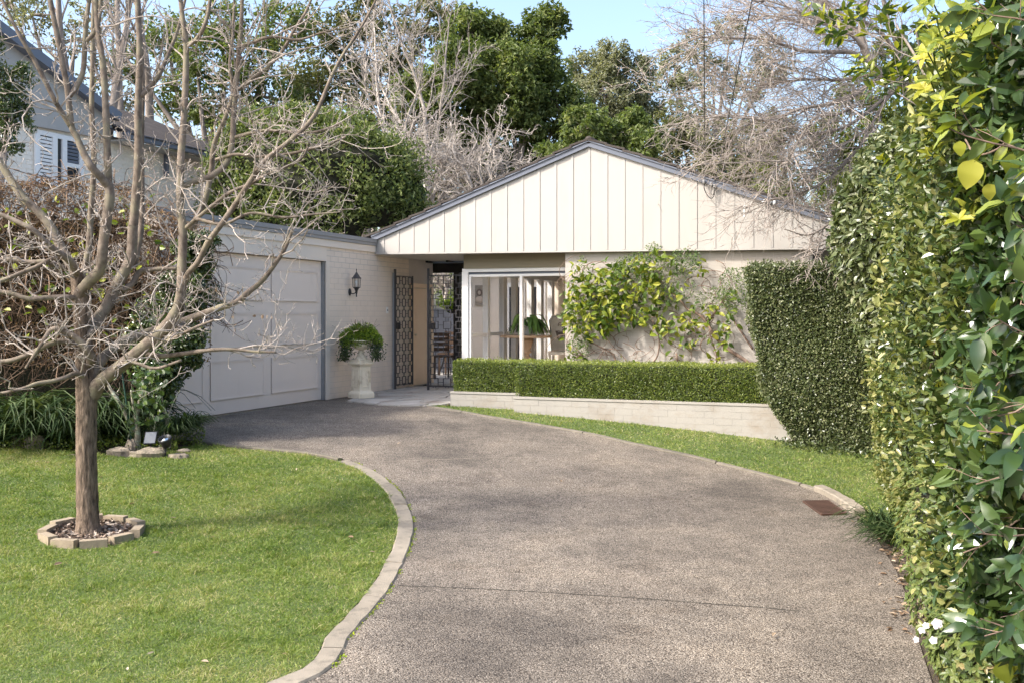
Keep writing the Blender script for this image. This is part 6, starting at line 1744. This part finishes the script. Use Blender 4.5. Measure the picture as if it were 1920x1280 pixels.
# solar panel and spotlight
p = pw(282, 820, 10.75)
spn = thing('solar_panel', 'small grey solar panel on a stake in the left garden bed', 'solar panel', (p[0], p[1], float(G(p[0], p[1]))))
m = MB(); ax_ = norm(np.array([1, .25, 0])); uz = norm(np.array([.05, .45, 1])); nn = np.cross(ax_, uz)
obox(m, p, ax_ * .062, uz * .068, nn * .008); m.build('frame', M['plastic'], spn)
m = MB(); obox(m, p + nn * .009, ax_ * .054, uz * .060, nn * .003); m.build('cell', M['solar'], spn)
m = MB(); tube(m, [p + [0, .01, -.03], (p[0], p[1] + .03, float(G(p[0], p[1])))], .009, 6); m.build('stake', M['plastic'], spn)
p = pw(309, 822, 10.65)
spt = thing('garden_spotlight', 'round black garden spotlight facing up beside the solar panel', 'spotlight', (p[0], p[1], float(G(p[0], p[1]))))
f = norm(np.array([-.12, -.42, .9])); ax3 = (norm(np.cross([0, 1., 0], f)), np.cross(f, norm(np.cross([0, 1., 0], f))), f)
m = MB(); lathe(m, p, [(0, -.09), (.045, -.09), (.055, -.05), (.07, -.01), (.072, .012), (.064, .012), (.062, .0)], 20, ax=ax3); m.build('housing', M['plastic'], spt, smooth=True)
m = MB(); lathe(m, p + f * .006, [(.062, 0), (.05, -.012), (.0, -.02)], 20, ax=ax3); m.build('reflector', M['chrome'], spt, smooth=True)
m = MB(); tube(m, [p - f * .05, (p[0], p[1], float(G(p[0], p[1])))], .012, 6); m.build('stake', M['plastic'], spt)

# ================================================================== BACKGROUND TREES
def leafy(name, label, cat, Y, blobs, base_px, mat, leaf, nper, trunkr=.2, group=None, clumpn=34, depth=.8, trunkmat=None, crad=.24, kind='quad', shade=(.45, .22), W=.5, droopy=-.15):
    k_ = Y / F
    bx_ = (base_px - CX) * k_
    t0_ = thing(name, label, cat, (bx_, Y, 0), group)
    m = MB(); st0 = np.array([bx_, Y, 0]); mean = np.mean([[ (b[0] - CX) * k_, Y, CZ - (b[1] - HY) * k_] for b in blobs], axis=0)
    fork = st0 + (mean - st0) * [1, 1, .55]
    tube(m, spline([st0, (st0 + fork) / 2 + rng.normal(0, .15, 3), fork], 5), np.linspace(trunkr, trunkr * .7, 11), 8); m.build('trunk', trunkmat or M['greybark'], t0_, smooth=True)
    m = MB(); lm = MB()
    for px, py, rx, ry in blobs:
        c = np.array([(px - CX) * k_, Y + rng.uniform(-1, 1) * depth * rx * k_, CZ - (py - HY) * k_]); r = np.array([rx * k_, rx * k_ * depth, ry * k_])
        mid_ = (fork + c) / 2 + rng.normal(0, .12 * rx * k_, 3); tube(m, spline([fork, mid_, c], 5), np.linspace(trunkr * .5, trunkr * .12, 11), 5)
        for q in range(7):
            e = c + rdir(1)[0] * r * .8; tube(m, spline([c, (c + e) / 2 + rng.normal(0, .08 * rx * k_, 3), e], 3), np.linspace(trunkr * .15, trunkr * .03, 7), 4, cap=False)
        n = int(nper * (rx * ry) / 2500)
        blob(lm, c, r, n, leaf, leaf * W, kind, clump=max(10, int(clumpn * 1.5 * math.sqrt(rx * ry) / 50)), crad=crad * .85, shade=shade, dbias=(0, 0, droopy))
    m.build('branches', trunkmat or M['greybark'], t0_, smooth=True); lm.build('crown', mat, t0_, kind='stuff')
    return t0_

# rounded evergreen behind the garage
rb_ = thing('round_bush', 'large rounded glossy evergreen behind the garage roof', 'tree', ((600 - CX) / F * 22, 22, 0))
bb = [(600, 330, 200, 130), (470, 330, 100, 120), (720, 370, 90, 70), (540, 250, 95, 55), (640, 275, 90, 60), (440, 400, 70, 70), (760, 410, 50, 45), (560, 420, 160, 60), (690, 330, 85, 75)]
m = MB(); lm = MB()
for px, py, rx, ry in bb:
    k_ = 22 / F; c = np.array([(px - CX) * k_, 22 + .2, CZ - (py - HY) * k_]); core_ellipsoid(m, c, np.array([rx * k_ * .8, rx * k_ * .5, ry * k_ * .8]))
    blob(lm, c, (rx * k_ * .95, rx * k_ * .6, ry * k_ * .98), int(rx * ry * .9), .11, .05, 'quad', clump=int(10 + rx * ry / 130), crad=.20 if rx > 120 else .27, shade=(.42, .22), hemi=(-.1, -1, .5), dbias=(0, 0, .5))
m.build('inner_branches', M['core'], rb_); lm.build('crown', M['bush'], rb_, kind='stuff')
m = MB(); tube(m, [(-4.2, 22, 0), (-4.2, 22, 2.5)], .2, 8); m.build('trunk', M['greybark'], rb_)

leafy('evergreen_tree', 'tall dense dark green tree behind the house left of the blue sky gap', 'tree', 37,
      [(930, 90, 75, 60), (1020, 60, 48, 50), (1000, 130, 75, 60), (870, 150, 75, 70), (960, 210, 90, 60), (1050, 210, 55, 60), (860, 250, 70, 50), (790, 200, 60, 60), (1000, 290, 80, 45), (905, 310, 60, 40), (880, 60, 50, 50), (1035, 30, 30, 25), (1100, 250, 50, 45), (940, 160, 90, 90)], 940, M['tree1'], .20, 2400, .3, clumpn=40, kind='quad')
leafy('gum_tree', 'pale rounded gum tree behind the gable peak below the open sky', 'tree', 50,
      [(1110, 130, 50, 45), (1150, 110, 45, 32), (1190, 150, 50, 50), (1130, 180, 60, 55), (1210, 200, 45, 50), (1160, 230, 70, 40)], 1150, M['tree2'], .20, 2600, .3, clumpn=44)
leafy('understorey_tree', 'mid green tree just above the roof ridge of the gabled house', 'tree', 32,
      [(1100, 240, 50, 40), (1150, 255, 60, 40), (1190, 225, 40, 35), (1060, 290, 50, 35), (1215, 275, 40, 30)], 1140, M['tree1'], .2, 1500, .16, clumpn=30)
leafy('gum_tree', 'sparse dark gum tree right of the sky gap with blue showing through its crown', 'tree', 44,
      [(1262, 110, 32, 40), (1300, 90, 35, 35), (1340, 130, 45, 40), (1290, 170, 50, 35), (1370, 60, 40, 35), (1250, 150, 25, 30), (1400, 160, 50, 45), (1450, 110, 45, 50)], 1330, M['tree2'], .17, 1300, .26, clumpn=26, crad=.26)
leafy('gum_tree', 'olive brown weeping gum tree over the right slope of the gable roof', 'tree', 34,
      [(1270, 240, 55, 50), (1330, 260, 60, 60), (1400, 290, 60, 55), (1250, 290, 45, 40), (1350, 320, 70, 35), (1450, 250, 50, 60)], 1350, M['tree3'], .15, 1700, .2, clumpn=34, droopy=-.8)
leafy('yellow_green_tree', 'yellow green feathery tree behind the right end of the gable roof', 'tree', 26,
      [(1480, 330, 60, 50), (1560, 340, 60, 55), (1440, 370, 40, 25), (1540, 260, 50, 50), (1620, 280, 60, 60), (1640, 210, 50, 45), (1670, 120, 50, 50), (1600, 170, 40, 40)], 1540, M['tree4'], .13, 1100, .14, clumpn=30)
leafy('gum_tree', 'tall gum tree at the top left seen through the bare branches', 'tree', 40,
      [(300, 60, 60, 60), (380, 110, 60, 60), (330, 170, 60, 60), (420, 40, 60, 50), (470, 130, 60, 70), (540, 60, 60, 60), (250, 120, 40, 50), (400, 200, 60, 40), (520, 190, 60, 50)], 400, M['tree1'], .22, 850, .35, clumpn=30)
leafy('gum_tree', 'olive gum tree behind the pale bare tree at the upper centre left', 'tree', 42,
      [(620, 60, 60, 60), (690, 40, 60, 50), (660, 140, 60, 60), (750, 90, 60, 60), (600, 180, 60, 60), (810, 40, 60, 45), (700, 200, 70, 50), (770, 160, 50, 50), (560, 140, 50, 50)], 680, M['tree3'], .22, 950, .3, clumpn=32)
leafy('gum_tree', 'sparse gum tree above the neighbour roof at the far left', 'tree', 36,
      [(80, 40, 60, 45), (150, 80, 50, 40), (30, 10, 50, 35), (200, 30, 50, 45), (180, 150, 40, 40), (230, 190, 40, 35)], 190, M['tree2'], .17, 520, .3, clumpn=24, crad=.2)
leafy('evergreen_tree', 'dark leafed tree at the left picture edge in front of the neighbour gable', 'tree', 15.5,
      [(-10, 150, 60, 60), (5, 210, 45, 40), (-20, 260, 50, 40), (-30, 90, 50, 50)], -60, M['glossy'], .075, 1300, .1, clumpn=26)
m = MB(); k = 300
for q in range(46):
    px = rng.uniform(-300, 2200); Y = rng.uniform(62, 75); k_ = Y / F; r = np.array([5, 4, 4.0]) * rng.uniform(.7, 1.2)
    c = ((px - CX) * k_, Y, 2.8 + rng.uniform(0, 1.5)); blob(m, c, r, 1300, .5, .25, clump=16, crad=.35)
m.build('distant_wood', M['tree1'], kind='stuff', origin=(0, 0, 0))
m = MB()
for q in range(18):
    px = rng.uniform(1250, 1700); Y = rng.uniform(40, 48); k_ = Y / F; blob(m, ((px - CX) * k_, Y, 4.6 + rng.uniform(0, 1.5)), (1.8, 1.6, 1.5), 900, .25, .12, clump=14, crad=.33)
for q in range(26):
    px = rng.uniform(300, 1050); Y = rng.uniform(42, 48); k_ = Y / F; blob(m, ((px - CX) * k_, Y, 6.4 + rng.uniform(0, 2.4)), (2.2, 1.8, 1.9), 1000, .28, .14, clump=14, crad=.33)
m.build('wood', M['tree3'], kind='stuff', origin=(0, 0, 0))

# ---- bare trees
def bare(name, label, Y, base_px, base_py, stems, cfg, r0, L0, mat, sides=(7, 5, 4, 3), group=None):
    b = pw(base_px, base_py, Y); b[2] = max(b[2], 0) if base_py < 590 else b[2]
    t0_ = thing(name, label, 'tree', (b[0], b[1], 0), group)
    m = MB(); tube(m, spline([(b[0], b[1], 0), (b + [b[0] * 0, 0, 0]) * [1, 1, .5], b], 4), r0 * 1.25, 8); m.build('trunk', mat, t0_, smooth=True)
    o = []
    for s in stems:
        grow(o, b + np.array([rng.normal(0, .03), rng.normal(0, .1), 0]), s[0], L0 * s[1], r0 * s[2], 0, cfg)
    m = MB(); tubes(m, [q for q in o if q[2] == 0], list(sides)); m.build('branches', mat, t0_, smooth=True)
    m = MB(); tubes(m, [q for q in o if q[2] > 0], list(sides)); m.build('twigs', mat, t0_, kind='stuff')
    print(name, len(o)); return t0_
thick = dict(seg=[8, 7, 5, 4], nch=[9, 6, 4], ratio=.58, angle=42, wig=.24, up=[.05, .05, .03, 0], taper=.35, rr=.7, rmin=.010, t0=.1)
bare('bare_thicket_tree', 'spreading pale leafless thicket of curling branches right behind the garage evergreen', 26, 805, 420,
     [((-.9, 0, .6), 1, .9), ((-.5, .1, 1), 1.1, 1), ((.1, -.1, 1), .8, .9), ((.7, 0, .9), 1, 1), ((1.1, .1, .55), 1.1, .9), ((-1.1, .2, .9), 1.2, .9), ((.4, .3, .9), .9, .8), ((-.2, .2, 1.2), 1, .8)], thick, .06, 2.5, M['whitebark'])
bare('bare_thicket_tree', 'pale leafless thicket behind the top of the rounded evergreen', 28, 700, 330,
     [((-.9, 0, .6), .9, .9), ((-.3, .1, 1), 1, 1), ((.4, -.1, 1), 1, .9), ((1, 0, .7), 1, 1), ((.9, .1, .25), 1, .9), ((-.8, .1, .2), .9, .8)], thick, .05, 2.3, M['whitebark'])
bare('bare_thicket_tree', 'low pale leafless thicket meeting the left slope of the gable roof', 25, 900, 400,
     [((-.7, 0, .8), .9, .9), ((0, .1, 1), .7, 1), ((.6, -.1, .8), 1, .9), ((1.1, 0, .5), 1, 1)], thick, .045, 2.3, M['whitebark'])
tallc = dict(seg=[10, 8, 5, 4], nch=[8, 6, 5], ratio=.5, angle=38, wig=.15, up=[.07, .06, .04, .0], taper=.25, rr=.6, rmin=.010, t0=.25)
bare('tall_bare_tree', 'tall pale bare tree rising behind the thicket left of the dark evergreen', 30, 800, 330,
     [((.0, 0, 1), 1, 1), ((.22, .1, 1), .9, .8), ((-.3, 0, 1), .9, .7)], tallc, .075, 5.4, M['whitebark'])
bare('tall_bare_tree', 'slender pale bare tree with forked stems above the rounded evergreen', 29, 745, 300,
     [((-.25, 0, 1), 1, 1), ((.3, .1, 1), .7, .7), ((-.8, .1, 1), .8, .7)], tallc, .07, 4.6, M['whitebark'])
bare('bare_thicket_tree', 'small pale leafless tree showing through the entry gate above the grey courtyard wall', 25.5, 835, 560, [((-.4, 0, 1), .6, .8), ((.3, .1, 1), .6, .8), ((.0, .1, .6), .6, .7)], thick, .05, 1.2, M['whitebark'])
# tall grey trunks behind the main tree
for px, lean, lb_ in ((195, .02, 'grey leafless trunk behind the neighbour roof, nearest the left'), (222, -.03, 'grey leafless trunk standing behind the tile roof wing'), (285, .06, 'grey leafless trunk behind the neighbour gutter'), (130, .05, 'grey leafless trunk behind the peak of the neighbour gable')):
    bare('tall_bare_tree', lb_, 31 + rng.uniform(0, 3), px, 330, [((lean, 0, 1), 1, 1)], dict(seg=[9, 6, 4], nch=[9, 5], ratio=.38, angle=38, wig=.06, up=[.05, .08, .05], taper=.4, rr=.5, rmin=.010, t0=.3), .17, 6.5, M['greybark'], group='grey trunks behind the neighbour house')
# big bare tree on the right
rt = thing('bare_tree', 'wide leafless tree leaning over the right hand hedge towards the gable', 'tree', (5.55, 13.4, -.2))
def rl(L, Y): return np.array([pw(a, b, Y + d) for a, b, d in L])
rlimbs = [([(1745, 600, 0), (1740, 420, 0), (1725, 300, 0), (1712, 210, 0), (1700, 145, 0)], .10, .075),
          ([(1700, 150, 0), (1670, 150, -.1), (1645, 138, -.2), (1628, 110, -.2), (1615, 70, -.2), (1620, 20, -.2), (1640, -40, -.2)], .07, .035),
          ([(1635, 130, -.2), (1600, 100, -.3), (1560, 98, -.4), (1500, 95, -.5), (1440, 75, -.6), (1380, 72, -.7), (1310, 70, -.8)], .034, .008),
          ([(1640, 150, 0), (1600, 180, -.2), (1560, 195, -.4), (1500, 205, -.5), (1450, 225, -.6), (1400, 222, -.7), (1330, 218, -.8)], .030, .008),
          ([(1610, 195, -.2), (1570, 215, -.4), (1530, 220, -.5), (1500, 260, -.6), (1475, 300, -.7), (1440, 330, -.8)], .022, .008),
          ([(1690, 160, .1), (1660, 190, .1), (1630, 240, .1), (1600, 260, .1), (1560, 290, 0), (1520, 330, -.1)], .024, .008),
          ([(1700, 140, .2), (1680, 80, .3), (1660, 20, .3), (1650, -40, .3)], .04, .02),
          ([(1628, 100, -.2), (1590, 60, -.3), (1540, 40, -.4), (1480, 15, -.5), (1420, -5, -.5)], .028, .008),
          ([(1720, 260, 0), (1690, 320, -.3), (1650, 380, -.6), (1600, 430, -.9), (1540, 470, -1.1), (1500, 485, -1.2)], .028, .007),
          ([(1690, 320, -.3), (1640, 350, -.7), (1580, 400, -1.0), (1520, 440, -1.2), (1470, 430, -1.3)], .022, .006),
          ([(1700, 140, .2), (1660, 70, .1), (1600, 35, 0), (1520, 45, 0), (1440, 30, 0), (1370, 45, 0)], .03, .007),
          ([(1690, 150, .2), (1640, 200, .1), (1580, 240, 0), (1500, 255, 0), (1430, 275, 0), (1340, 300, 0)], .028, .007),
          ([(1640, 138, -.2), (1580, 150, .2), (1510, 150, .2), (1430, 160, .2), (1340, 180, .2)], .024, .006),
          ([(1615, 70, -.2), (1570, 20, .2), (1500, -10, .2), (1420, -30, .2)], .024, .006),
          ([(1640, 240, .1), (1590, 300, .1), (1530, 350, .1), (1470, 370, .1), (1410, 380, .1)], .024, .006)]
cf = dict(seg=[6, 5, 3], nch=[6, 4], ratio=.52, angle=45, wig=.17, up=[-.01, -.02, -.02], taper=.35, rr=.6, rmin=.0034, t0=.12)
o = []
for k, (L, r0, r1) in enumerate(rlimbs):
    Q = spline(rl(L, 13.3), 6); m = MB(); tube(m, Q, np.linspace(r0, r1, len(Q)), 10); m.build('trunk' if k == 0 else 'branch', M['greybark'], rt, smooth=True)
    if k == 0: continue
    Ln = np.linalg.norm(np.diff(Q, axis=0), axis=1).sum()
    for q in range(int(Ln * (15 if k not in (8, 9) else 14))):
        f = rng.uniform(.1, 1) * (len(Q) - 1); i = min(int(f), len(Q) - 2); pos = Q[i] + (Q[i + 1] - Q[i]) * (f - i); dd = norm(Q[i + 1] - Q[i])
        a = math.radians(rng.uniform(25, 65)); nd = dd * math.cos(a) + perp(dd) * math.sin(a); nd[0] -= .35; nd[2] += .12 if k < 12 else .25
        if k in (8, 9) and f > len(Q) * .7: continue
        grow(o, pos, nd, rng.uniform(.5, 1.25) * (.55 if k in (8, 9) else 1), .0085, 0, cf)
m = MB(); tubes(m, o, [4, 3, 3]); m.build('twigs', M['rtwig'], rt, kind='stuff'); print('right twigs', len(o))
# drooping mid-air twiggy mistletoe-like tufts of leaf in the bare tree
